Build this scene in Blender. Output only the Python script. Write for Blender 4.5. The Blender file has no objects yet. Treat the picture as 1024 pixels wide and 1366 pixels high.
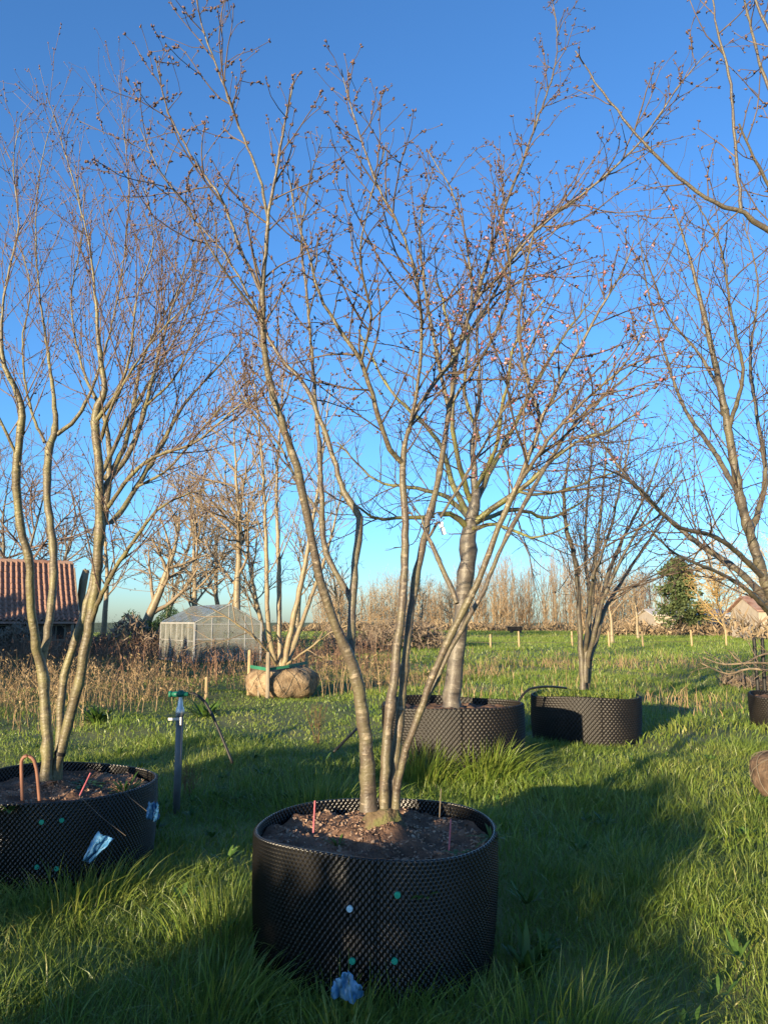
import bpy, math, random
import numpy as np
from mathutils import Vector

# ------------------------------------------------------------------ camera, sky, sun
scene = bpy.context.scene
F = 1020.0                      # focal length in photo pixels (1024 x 1366)
CAMZ = 1.42
PITCH = math.radians(8.2)
cd = bpy.data.cameras.new('camera')
cam = bpy.data.objects.new('camera', cd)
scene.collection.objects.link(cam)
cam.location = (0, 0, CAMZ)
cam.rotation_euler = (math.pi / 2 + PITCH, 0, 0)
cd.sensor_fit = 'VERTICAL'; cd.sensor_height = 36.0
cd.lens = F / 1366.0 * 36.0
cd.clip_start = 0.05; cd.clip_end = 3000
scene.camera = cam

SUN_AZ = math.radians(32)       # shadows run this far to the right of straight ahead
SUN_EL = math.radians(8.5)
world = bpy.data.worlds.new('World'); scene.world = world; world.use_nodes = True
wn = world.node_tree.nodes; wl = world.node_tree.links
bg = wn['Background']
sky = wn.new('ShaderNodeTexSky'); sky.sky_type = 'NISHITA'; sky.sun_disc = False
sky.sun_elevation = SUN_EL; sky.sun_rotation = math.pi + SUN_AZ
sky.air_density = 1.0; sky.dust_density = 0.5; sky.ozone_density = 5.3; sky.altitude = 0
wl.new(sky.outputs[0], bg.inputs[0]); bg.inputs[1].default_value = 0.143
sl = bpy.data.lights.new('sun', 'SUN'); sl.energy = 5.0; sl.angle = math.radians(0.53)
sl.color = (1.0, 0.80, 0.52)
sun = bpy.data.objects.new('sun', sl); scene.collection.objects.link(sun)
ldir = Vector((math.sin(SUN_AZ) * math.cos(SUN_EL), math.cos(SUN_AZ) * math.cos(SUN_EL), -math.sin(SUN_EL)))
sun.rotation_euler = ldir.to_track_quat('-Z', 'Y').to_euler()
sun.location = (-12, -20, 10)
scene.view_settings.view_transform = 'Standard'
scene.view_settings.look = 'None'
scene.view_settings.exposure = 1.34
scene.view_settings.gamma = 1.0
scene.view_settings.use_curve_mapping = False
scene.render.engine = 'CYCLES'

rng = np.random.default_rng(7)
CP, SP = math.cos(PITCH), math.sin(PITCH)


def P(px, py, Y):
    """point at world depth Y seen at photo pixel (px, py)"""
    a = (px - 512) / F; b = (683 - py) / F
    dy = CP - b * SP; dz = SP + b * CP
    t = Y / dy
    return np.array([a * t, Y, CAMZ + dz * t])


def PXW(py, Y):
    """metres per photo pixel at that spot"""
    b = (683 - py) / F
    return Y / (CP - b * SP) / F


# ------------------------------------------------------------------ object helpers
def link(o):
    scene.collection.objects.link(o); return o


def tag(o, label=None, cat=None, group=None, kind=None):
    if label: o['label'] = label
    if cat: o['category'] = cat
    if group: o['group'] = group
    if kind: o['kind'] = kind
    return o


def empty(name, loc, label=None, cat=None, group=None, rz=0):
    o = bpy.data.objects.new(name, None); link(o)
    o.location = tuple(loc); o.rotation_euler = (0, 0, rz); o.empty_display_size = 0.1
    return tag(o, label, cat, group)


def mesh_np(name, V, Fq, mat, parent=None, smooth=True, uv=None, attrs=None):
    """V (n,3), Fq: (m,k) int array or list of such arrays"""
    me = bpy.data.meshes.new(name)
    if not isinstance(Fq, (list, tuple)): Fq = [Fq]
    Fq = [f for f in Fq if len(f)]
    V = np.ascontiguousarray(V, dtype=np.float32)
    me.vertices.add(len(V)); me.vertices.foreach_set('co', V.ravel())
    loops = np.concatenate([f.ravel() for f in Fq]).astype(np.int32)
    tot = np.concatenate([np.full(len(f), f.shape[1], np.int32) for f in Fq])
    st = np.concatenate([[0], np.cumsum(tot)[:-1]]).astype(np.int32)
    me.loops.add(len(loops)); me.loops.foreach_set('vertex_index', loops)
    me.polygons.add(len(tot)); me.polygons.foreach_set('loop_start', st); me.polygons.foreach_set('loop_total', tot)
    me.polygons.foreach_set('use_smooth', np.full(len(tot), bool(smooth)))
    if uv is not None:
        l = me.uv_layers.new(name='UVMap'); l.data.foreach_set('uv', np.ascontiguousarray(uv, np.float32).ravel())
    if attrs:
        for k, a in attrs.items():
            at = me.attributes.new(k, 'FLOAT', 'POINT'); at.data.foreach_set('value', np.ascontiguousarray(a, np.float32))
    me.update(calc_edges=True)
    if mat: me.materials.append(mat)
    o = bpy.data.objects.new(name, me); link(o)
    if parent: o.parent = parent
    return o


BOXV = np.array([[x, y, z] for z in (-.5, .5) for y in (-.5, .5) for x in (-.5, .5)], float)
BOXF = np.array([[0, 2, 3, 1], [4, 5, 7, 6], [0, 1, 5, 4], [2, 6, 7, 3], [0, 4, 6, 2], [1, 3, 7, 5]])


class Mesh:
    def __init__(s): s.V = []; s.F = {}; s.n = 0
    def add(s, V, Fs):
        V = np.asarray(V, float); s.V.append(V)
        for f in (Fs if isinstance(Fs, list) else [Fs]):
            f = np.asarray(f) + s.n; s.F.setdefault(f.shape[1], []).append(f)
        s.n += len(V); return s
    def box(s, c, size, R=None):
        V = BOXV * np.asarray(size, float)
        if R is not None: V = V @ np.asarray(R).T
        return s.add(V + np.asarray(c, float), BOXF)
    def bar(s, a, b, w, h=None, up=(0, 0, 1)):
        a = np.asarray(a, float); b = np.asarray(b, float); h = h or w
        d = b - a; L = np.linalg.norm(d); d /= L
        u = np.cross(d, up)
        if np.linalg.norm(u) < 1e-4: u = np.cross(d, (0, 1, 0))
        u /= np.linalg.norm(u); v = np.cross(u, d)
        return s.box((a + b) / 2, (w, L, h), np.stack([u, d, v], 1))
    def tube(s, pts, rad, k=8, cap=True):
        pts = np.asarray(pts, float); n = len(pts); rad = np.broadcast_to(np.asarray(rad, float), (n,))
        t = np.gradient(pts, axis=0); t /= np.linalg.norm(t, axis=1, keepdims=True) + 1e-9
        m = t.mean(0); ref = np.array([1., 0, 0]) if abs(m[0]) < .7 else np.array([0, 1., 0])
        u = np.cross(t, ref); u /= np.linalg.norm(u, axis=1, keepdims=True) + 1e-9
        v = np.cross(t, u)
        a = np.arange(k) * 2 * np.pi / k
        V = pts[:, None] + rad[:, None, None] * (np.cos(a)[None, :, None] * u[:, None] + np.sin(a)[None, :, None] * v[:, None])
        i = np.arange(n - 1)[:, None] * k; j = np.arange(k)[None]; j2 = (j + 1) % k
        Fq = np.stack([i + j, i + j2, i + k + j2, i + k + j], -1).reshape(-1, 4)
        fs = [Fq]
        if cap: fs += [np.arange(k)[None, ::-1], (n - 1) * k + np.arange(k)[None]]
        return s.add(V.reshape(-1, 3), fs)
    def lathe(s, prof, k=16, c=(0, 0, 0)):
        pr = np.asarray(prof, float); n = len(pr); a = np.arange(k) * 2 * np.pi / k
        V = np.stack([pr[:, 0][:, None] * np.cos(a), pr[:, 0][:, None] * np.sin(a), np.repeat(pr[:, 1][:, None], k, 1)], -1)
        i = np.arange(n - 1)[:, None] * k; j = np.arange(k)[None]; j2 = (j + 1) % k
        Fq = np.stack([i + j, i + j2, i + k + j2, i + k + j], -1).reshape(-1, 4)
        return s.add(V.reshape(-1, 3) + np.asarray(c, float), Fq)
    def build(s, name, mat, parent=None, smooth=False):
        return mesh_np(name, np.concatenate(s.V), [np.concatenate(f) for f in s.F.values()], mat, parent, smooth)


# ------------------------------------------------------------------ materials
MATS = {}


def mat(name, cols, scale=8, detail=4, rough=.7, bump=0.0, bscale=None, spec=.3, coord='Object', stretch=None,
        trans=0.0, metal=0.0, attr=None, pos=None):
    """noise-driven colour ramp; attr: per-vertex random that also shifts the ramp"""
    m = bpy.data.materials.new(name); m.use_nodes = True; MATS[name] = m
    nt = m.node_tree; N = nt.nodes; L = nt.links
    b = N['Principled BSDF']; b.inputs['Roughness'].default_value = rough
    b.inputs['Specular IOR Level'].default_value = spec; b.inputs['Metallic'].default_value = metal
    tc = N.new('ShaderNodeTexCoord'); src = tc.outputs[coord]
    if stretch:
        mp = N.new('ShaderNodeMapping'); mp.inputs['Scale'].default_value = stretch
        L.new(src, mp.inputs[0]); src = mp.outputs[0]
    nz = N.new('ShaderNodeTexNoise'); nz.inputs['Scale'].default_value = scale; nz.inputs['Detail'].default_value = detail
    L.new(src, nz.inputs['Vector'])
    fac = nz.outputs[0]
    if attr:
        a = N.new('ShaderNodeAttribute'); a.attribute_name = attr
        mx = N.new('ShaderNodeMath'); mx.operation = 'MULTIPLY_ADD'; mx.inputs[1].default_value = .55
        mm = N.new('ShaderNodeMath'); mm.operation = 'MULTIPLY'; mm.inputs[1].default_value = .45
        L.new(fac, mm.inputs[0]); L.new(a.outputs['Fac'], mx.inputs[0]); L.new(mm.outputs[0], mx.inputs[2]); fac = mx.outputs[0]
    cr = N.new('ShaderNodeValToRGB'); e = cr.color_ramp.elements
    n = len(cols); lo, hi = (.3, .7) if not attr else (.12, .88)
    while len(e) < n: e.new(.5)
    for i, c in enumerate(cols):
        e[i].position = pos[i] if pos else (lo + (hi - lo) * i / max(1, n - 1)); e[i].color = (*c, 1)
    L.new(fac, cr.inputs[0]); L.new(cr.outputs[0], b.inputs['Base Color'])
    if bump:
        n2 = N.new('ShaderNodeTexNoise'); n2.inputs['Scale'].default_value = bscale or scale * 3; n2.inputs['Detail'].default_value = 6
        L.new(src, n2.inputs['Vector'])
        bp = N.new('ShaderNodeBump'); bp.inputs['Strength'].default_value = bump; bp.inputs['Distance'].default_value = .02
        L.new(n2.outputs[0], bp.inputs['Height']); L.new(bp.outputs[0], b.inputs['Normal'])
    if trans:
        out = N['Material Output']; tl = N.new('ShaderNodeBsdfTranslucent'); mxs = N.new('ShaderNodeMixShader')
        mxs.inputs[0].default_value = trans; L.new(cr.outputs[0], tl.inputs[0])
        L.new(b.outputs[0], mxs.inputs[1]); L.new(tl.outputs[0], mxs.inputs[2]); L.new(mxs.outputs[0], out.inputs[0])
    return m


def bark(name, base, light, dark, lich, lent=1.0, vs=60):
    """bark with lenticel bands across the stem, UV: u round the stem, v metres along it"""
    m = bpy.data.materials.new(name); m.use_nodes = True
    nt = m.node_tree; N = nt.nodes; L = nt.links; b = N['Principled BSDF']
    b.inputs['Roughness'].default_value = .48; b.inputs['Specular IOR Level'].default_value = .45
    tc = N.new('ShaderNodeTexCoord')
    mp = N.new('ShaderNodeMapping'); mp.inputs['Scale'].default_value = (3.0, vs, 1); L.new(tc.outputs['UV'], mp.inputs[0])
    n1 = N.new('ShaderNodeTexNoise'); n1.inputs['Scale'].default_value = 1.0; n1.inputs['Detail'].default_value = 3
    L.new(mp.outputs[0], n1.inputs['Vector'])
    r1 = N.new('ShaderNodeValToRGB'); r1.color_ramp.elements[0].position = .56; r1.color_ramp.elements[1].position = .66
    L.new(n1.outputs[0], r1.inputs[0])
    r1b = N.new('ShaderNodeValToRGB'); r1b.color_ramp.elements[0].position = .30; r1b.color_ramp.elements[1].position = .40
    r1b.color_ramp.elements[0].color = (1, 1, 1, 1); r1b.color_ramp.elements[1].color = (0, 0, 0, 1)
    L.new(n1.outputs[0], r1b.inputs[0])
    n2 = N.new('ShaderNodeTexNoise'); n2.inputs['Scale'].default_value = 9; n2.inputs['Detail'].default_value = 5
    L.new(tc.outputs['Object'], n2.inputs['Vector'])
    r2 = N.new('ShaderNodeValToRGB'); r2.color_ramp.elements[0].position = .42; r2.color_ramp.elements[1].position = .62
    r2.color_ramp.elements[0].color = (*base, 1); r2.color_ramp.elements[1].color = (*lich, 1); L.new(n2.outputs[0], r2.inputs[0])
    def mix(f, a, c, k):
        x = N.new('ShaderNodeMix'); x.data_type = 'RGBA'
        mm = N.new('ShaderNodeMath'); mm.operation = 'MULTIPLY'; mm.inputs[1].default_value = k
        L.new(f, mm.inputs[0]); L.new(mm.outputs[0], x.inputs['Factor']); L.new(a, x.inputs['A']); x.inputs['B'].default_value = (*c, 1)
        return x.outputs['Result']
    n4 = N.new('ShaderNodeTexNoise'); n4.inputs['Scale'].default_value = 14; n4.inputs['Detail'].default_value = 3
    L.new(tc.outputs['Object'], n4.inputs['Vector'])
    r4 = N.new('ShaderNodeValToRGB'); r4.color_ramp.elements[0].position = .40; r4.color_ramp.elements[1].position = .60
    L.new(n4.outputs[0], r4.inputs[0])
    br = N.new('ShaderNodeMath'); br.operation = 'MULTIPLY'; L.new(r1.outputs[0], br.inputs[0]); L.new(r4.outputs[0], br.inputs[1])
    c = mix(br.outputs[0], r2.outputs[0], light, .75 * lent)
    c = mix(r1b.outputs[0], c, dark, .8 * lent)
    L.new(c, b.inputs['Base Color'])
    n3 = N.new('ShaderNodeTexNoise'); n3.inputs['Scale'].default_value = 70; n3.inputs['Detail'].default_value = 5
    L.new(tc.outputs['Object'], n3.inputs['Vector'])
    ad = N.new('ShaderNodeMath'); ad.operation = 'ADD'; L.new(n1.outputs[0], ad.inputs[0]); L.new(n3.outputs[0], ad.inputs[1])
    bp = N.new('ShaderNodeBump'); bp.inputs['Strength'].default_value = .6; bp.inputs['Distance'].default_value = .006
    L.new(ad.outputs[0], bp.inputs['Height']); L.new(bp.outputs[0], b.inputs['Normal'])
    return m


M_bark = bark('cherry_bark', (.088, .068, .048), (.33, .265, .18), (.03, .023, .018), (.125, .108, .06), 1.0, 42)
M_bark2 = bark('olive_bark', (.105, .085, .05), (.28, .235, .14), (.04, .031, .02), (.165, .148, .065), .9, 50)
M_bark3 = bark('flaky_bark', (.085, .07, .055), (.26, .225, .175), (.03, .025, .021), (.135, .118, .09), 1.2, 22)
M_bark4 = bark('grey_bark', (.085, .07, .053), (.17, .145, .105), (.035, .028, .022), (.115, .10, .062), .7, 60)
M_bark5 = bark('tan_bark', (.20, .15, .09), (.32, .26, .16), (.10, .075, .05), (.24, .20, .11), .5, 20)
M_mossy = bark('mossy_bark', (.11, .095, .055), (.22, .2, .11), (.05, .042, .026), (.17, .17, .05), .6, 30)
M_scrub = mat('scrub_twig', [(.10, .072, .052), (.155, .118, .085), (.22, .175, .12)], 2, rough=.85, attr='rnd')
M_twig = mat('twig_bark', [(.055, .038, .028), (.10, .072, .05), (.165, .122, .082)], 12, rough=.6)
M_twig_red = mat('red_twig_bark', [(.085, .056, .047), (.14, .096, .078), (.20, .15, .11)], 9, rough=.55)
M_twig_grey = mat('grey_twig_bark', [(.10, .075, .055), (.17, .13, .09)], 9, rough=.6)
M_twig_tan = mat('tan_twig_bark', [(.17, .125, .08), (.27, .21, .135)], 3, rough=.7)
M_bud = mat('bud', [(.06, .034, .027), (.12, .07, .054), (.21, .13, .095)], 30, rough=.6, attr='rnd')
M_bloom = mat('bloom', [(.26, .07, .09), (.42, .17, .20), (.62, .42, .42)], 30, rough=.6, attr='rnd', trans=.2)
M_grass = mat('grass_blade', [(.068, .13, .022), (.125, .20, .028), (.19, .24, .04), (.34, .31, .11)], .7, rough=.42, spec=.45, attr='rnd', trans=.28)
M_straw = mat('straw', [(.15, .095, .05), (.26, .18, .095), (.40, .30, .165)], 3, rough=.75, attr='rnd', trans=.15)
M_dock = mat('dry_dock', [(.085, .045, .03), (.15, .085, .055), (.23, .145, .09)], 3, rough=.8, attr='rnd')
M_ground = mat('meadow', [(.05, .07, .016), (.10, .125, .028), (.15, .155, .045), (.19, .16, .08)], .35, 8, rough=.9, bump=.6, bscale=9, coord='Object')
M_soil = mat('soil', [(.055, .034, .023), (.12, .07, .045), (.24, .145, .09)], 7, 8, rough=.95, bump=.9, bscale=45)
M_chip = mat('wood_chip', [(.12, .07, .045), (.24, .15, .10), (.42, .33, .24)], 5, rough=.9, attr='rnd')
M_pot = mat('black_plastic', [(.006, .006, .0065), (.011, .010, .0095)], 5, rough=.27, spec=.5)
M_potdust = mat('dusty_plastic', [(.007, .0062, .0056), (.017, .0138, .0112)], 3.5, rough=.5, spec=.4)
M_leaf = mat('leaf_green', [(.03, .075, .014), (.06, .12, .02), (.09, .15, .03)], 4, rough=.5, attr='rnd', trans=.2)
M_ever = mat('evergreen_leaf', [(.012, .035, .010), (.025, .055, .014), (.04, .075, .02)], 4, rough=.6, attr='rnd')
M_conifer = mat('conifer_leaf', [(.03, .055, .02), (.06, .085, .03), (.10, .11, .04)], 1, rough=.7, attr='rnd')


# ------------------------------------------------------------------ branches
class Wood:
    """collects tapered tubes in batches"""
    def __init__(s): s.B = {}
    def add(s, pts, rad, k=4):
        s.B.setdefault((len(pts), k), []).append((pts, rad))
    def build(s, name, mt, parent, origin):
        Vs, Fs, UVs, n0 = [], [], [], 0
        for (n, k), lst in s.B.items():
            pts = np.array([p for p, _ in lst]); rad = np.array([r for _, r in lst]); B = len(lst)
            t = np.gradient(pts, axis=1); t /= np.linalg.norm(t, axis=2, keepdims=True) + 1e-9
            m = pts[:, -1] - pts[:, 0]; m /= np.linalg.norm(m, axis=1, keepdims=True) + 1e-9
            ref = np.where(np.abs(m[:, :1]) < .6, np.array([[1., 0, 0]]), np.array([[0, 1., 0]]))
            u = ref[:, None] - (ref[:, None] * t).sum(2, keepdims=True) * t
            u /= np.linalg.norm(u, axis=2, keepdims=True) + 1e-9
            v = np.cross(t, u)
            a = np.arange(k) * 2 * np.pi / k
            V = pts[:, :, None] + rad[:, :, None, None] * (np.cos(a)[:, None] * u[:, :, None] + np.sin(a)[:, None] * v[:, :, None])
            L = np.concatenate([np.zeros((B, 1)), np.cumsum(np.linalg.norm(np.diff(pts, axis=1), axis=2), 1)], 1)
            L = L + np.arange(B)[:, None] * 3.7
            b = np.arange(B)[:, None, None] * n * k; i = np.arange(n - 1)[None, :, None] * k; j = np.arange(k)[None, None]
            j2 = (j + 1) % k
            Fq = np.stack([b + i + j, b + i + j2, b + i + k + j2, b + i + k + j], -1).reshape(-1, 4)
            uj = np.broadcast_to((np.arange(k) / k)[None, None], (B, n - 1, k)); uj2 = uj + 1 / k
            la = np.broadcast_to(L[:, :-1, None], (B, n - 1, k)); lb = np.broadcast_to(L[:, 1:, None], (B, n - 1, k))
            uv = np.stack([np.stack([uj, la], -1), np.stack([uj2, la], -1), np.stack([uj2, lb], -1), np.stack([uj, lb], -1)], 3)
            Vs.append(V.reshape(-1, 3)); Fs.append(Fq + n0); UVs.append(uv.reshape(-1, 2)); n0 += B * n * k
        if not Vs: return None
        return mesh_np(name, np.concatenate(Vs) - np.asarray(origin), np.concatenate(Fs), mt, parent, True, np.concatenate(UVs))


OCT = np.array([[1, 0, 0], [-1, 0, 0], [0, 1, 0], [0, -1, 0], [0, 0, 2.1], [0, 0, -1.2]], float)
OCF = np.array([[0, 2, 4], [2, 1, 4], [1, 3, 4], [3, 0, 4], [2, 0, 5], [1, 2, 5], [3, 1, 5], [0, 3, 5]])


def rots(D, g):
    """rotation matrices with z along D (n,3)"""
    D = D / (np.linalg.norm(D, axis=1, keepdims=True) + 1e-9)
    r = g.normal(size=D.shape); u = np.cross(D, r); u /= np.linalg.norm(u, axis=1, keepdims=True) + 1e-9
    return np.stack([u, np.cross(D, u), D], 2)


def buds(name, pos, dirs, size, mt, parent, origin, g):
    pos = np.array(pos); dirs = np.array(dirs); n = len(pos)
    if n == 0: return
    s = size * g.uniform(.6, 1.35, n)
    R = rots(dirs + g.normal(0, .55, dirs.shape), g)
    V = np.einsum('nij,vj->nvi', R, OCT) * s[:, None, None] + pos[:, None] - np.asarray(origin)
    Fq = OCF[None] + (np.arange(n) * 6)[:, None, None]
    rnd = np.repeat(g.uniform(0, 1, n), 6)
    o = mesh_np(name, V.reshape(-1, 3), Fq.reshape(-1, 3), mt, parent, True, attrs={'rnd': rnd})
    return tag(o, kind='stuff')


def catmull(p, step):
    p = np.asarray(p, float); out = []
    q = np.vstack([2 * p[0] - p[1], p, 2 * p[-1] - p[-2]])
    for i in range(1, len(q) - 2):
        L = np.linalg.norm(q[i + 1, :3] - q[i, :3]); n = max(2, int(L / step))
        for t in np.linspace(0, 1, n, endpoint=False):
            a, b, c, d = q[i - 1], q[i], q[i + 1], q[i + 2]
            out.append(.5 * (2 * b + (c - a) * t + (2 * a - 5 * b + 4 * c - d) * t * t + (3 * b - a - 3 * c + d) * t ** 3))
    out.append(q[-2]); return np.array(out)


def grow(W, pts, rad, specs, lv, g, acc, t0=None):
    """add child branches to a polyline and recurse"""
    sp = specs[lv]
    seg = np.linalg.norm(np.diff(pts, axis=0), axis=1); cum = np.concatenate([[0], np.cumsum(seg)]); L = cum[-1]
    a = sp.get('t0', .15) if t0 is None else t0
    n = int(L * (1 - a) * sp['per_m'] + g.random())
    az = g.uniform(0, 6.28)
    for i in range(n):
        t = a + (1 - a) * (i + g.uniform(.05, .95)) / n; t = min(t, .985)
        s = t * L; k = min(np.searchsorted(cum, s, 'right') - 1, len(seg) - 1); f = (s - cum[k]) / (seg[k] + 1e-9)
        p = pts[k] + (pts[k + 1] - pts[k]) * f; pr = rad[k] + (rad[k + 1] - rad[k]) * f
        d = (pts[k + 1] - pts[k]) / (seg[k] + 1e-9)
        r0 = np.cross(d, (0.13, .2, 1.)); r0 /= np.linalg.norm(r0) + 1e-9; r1 = np.cross(d, r0)
        az += 2.4 + g.normal(0, .5)
        ang = math.radians(g.uniform(*sp['ang']))
        dr = d * math.cos(ang) + (r0 * math.cos(az) + r1 * math.sin(az)) * math.sin(ang)
        dr[2] += sp.get('up0', 0); dr /= np.linalg.norm(dr)
        ln = g.uniform(*sp['len']) * (1 - sp.get('fall', .45) * t)
        if sp.get('short') and g.random() < sp['short']: ln *= .35
        ns = sp['segs']; q = [p]; st = ln / ns
        for j in range(ns):
            dr = dr + g.normal(0, sp['wob'], 3); dr[2] += sp['up']; dr /= np.linalg.norm(dr)
            q.append(q[-1] + dr * st)
        q = np.array(q); rs = min(pr * .75, sp['r'] * g.uniform(.75, 1.2) * (.5 + .5 * ln / sp['len'][1]))
        rr = np.linspace(rs, max(sp['tip'], rs * .35), ns + 1)
        W.add(q, rr, sp['k'])
        if acc is not None and sp.get('buds'):
            nb = g.poisson(sp['buds'] * ln)
            for _ in range(nb):
                j = g.integers(0, ns); f = g.random()
                acc.append((q[j] + (q[j + 1] - q[j]) * f, q[j + 1] - q[j]))
            acc.append((q[-1], q[-1] - q[-2]))
        if lv + 1 < len(specs): grow(W, q, rr, specs, lv + 1, g, acc)


def traced_tree(name, label, cat, group, Y, base, stems, specs, mb, mt, seed, bud=None, stem_name='stem', top=None, rk=1.0, limb_mat=None):
    """stems: list of (t0 for side branches, [(px,py,dy,rpx)...]); each stem is a part"""
    g = np.random.default_rng(seed)
    org = P(base[0], base[1], Y) if len(base) == 2 else np.array(base)
    root = empty(name, org, label, cat, group)
    W = Wood(); acc = []
    for ent in stems:
        t0, pl = ent[0], ent[1]; nm = ent[2] if len(ent) > 2 else stem_name
        q = np.array([[*P(a, b, Y + c), r * float(np.interp(r, (1, 3, 5, 8, 12, 20), (.6, .66, .8, .8, .7, .66))) * rk * PXW(b, Y + c)] for a, b, c, r in pl])
        q = catmull(q, .05 if Y < 7 else .12)
        q[1:-1, :3] += g.normal(0, .0022 if Y < 7 else .006, (len(q) - 2, 3))
        q[:, 3] *= 1 + .05 * np.sin(np.arange(len(q)) * 1.7 + g.uniform(0, 6)) + g.normal(0, .025, len(q))
        kn = g.random(len(q)) < .10; kn[:3] = False; q[kn, 3] *= g.uniform(1.08, 1.22, kn.sum())
        q[:, 3] = np.maximum(q[:, 3], .0015)
        w = Wood(); w.add(q[:, :3], q[:, 3], 12 if Y < 7 else 8)
        w.build(nm, limb_mat if (limb_mat and nm == 'limb') else mb, root, org)
        if t0 is not None: grow(W, q[:, :3], q[:, 3], specs, 0, g, acc, t0)
    W.build('crown', mt, root, org)
    if bud and acc:
        ps = []; ds = []
        for p, d in acc:
            for _ in range(bud.get('n', 2)):
                ps.append(p + g.normal(0, bud['size'] * .9, 3)); ds.append(d / (np.linalg.norm(d) + 1e-9))
        buds('flower_buds', ps, ds, bud['size'], M_bud, root, org, g)
        if bud.get('bloom'):
            sel = g.random(len(ps)) < bud['bloom']
            if top: sel &= np.array([top(p) for p in ps])
            if sel.any(): buds('open_blossom', np.array(ps)[sel] + g.normal(0, .006, (sel.sum(), 3)), np.array(ds)[sel], bud['size'] * 1.25, M_bloom, root, org, g)
    return root


# ------------------------------------------------------------------ ground
def hgt(x, y):
    x = np.asarray(x, float); y = np.asarray(y, float)
    h = .035 * np.sin(x * 1.7 + .6) * np.sin(y * 1.3 + .4) + .025 * np.sin(x * 3.1 + y * 2.3) + .04 * np.sin(x * .5 - y * .37)
    r = np.hypot(x, y); h = h * np.clip(1.6 - r / 40, .25, 1)
    return h + .25 * np.sin(x * .05 + 1) * np.clip((r - 20) / 40, 0, 1) * .6


gx = np.concatenate([-np.geomspace(2500, 16, 50), np.linspace(-15, 15, 81), np.geomspace(16, 2500, 50)])
gy = np.concatenate([-np.geomspace(2500, 13, 36), np.linspace(-12, 30, 113), np.geomspace(31, 2500, 60)])
GX, GY = np.meshgrid(gx, gy); GZ = hgt(GX, GY)
nx, ny = len(gx), len(gy)
ii = (np.arange(ny - 1)[:, None] * nx + np.arange(nx - 1)[None]).ravel()
gf = np.stack([ii, ii + 1, ii + nx + 1, ii + nx], 1)
tag(mesh_np('ground', np.stack([GX.ravel(), GY.ravel(), GZ.ravel()], 1), gf, M_ground), kind='structure')

# ------------------------------------------------------------------ air pots
POTS = []        # (x, y, radius) kept free of grass


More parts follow.
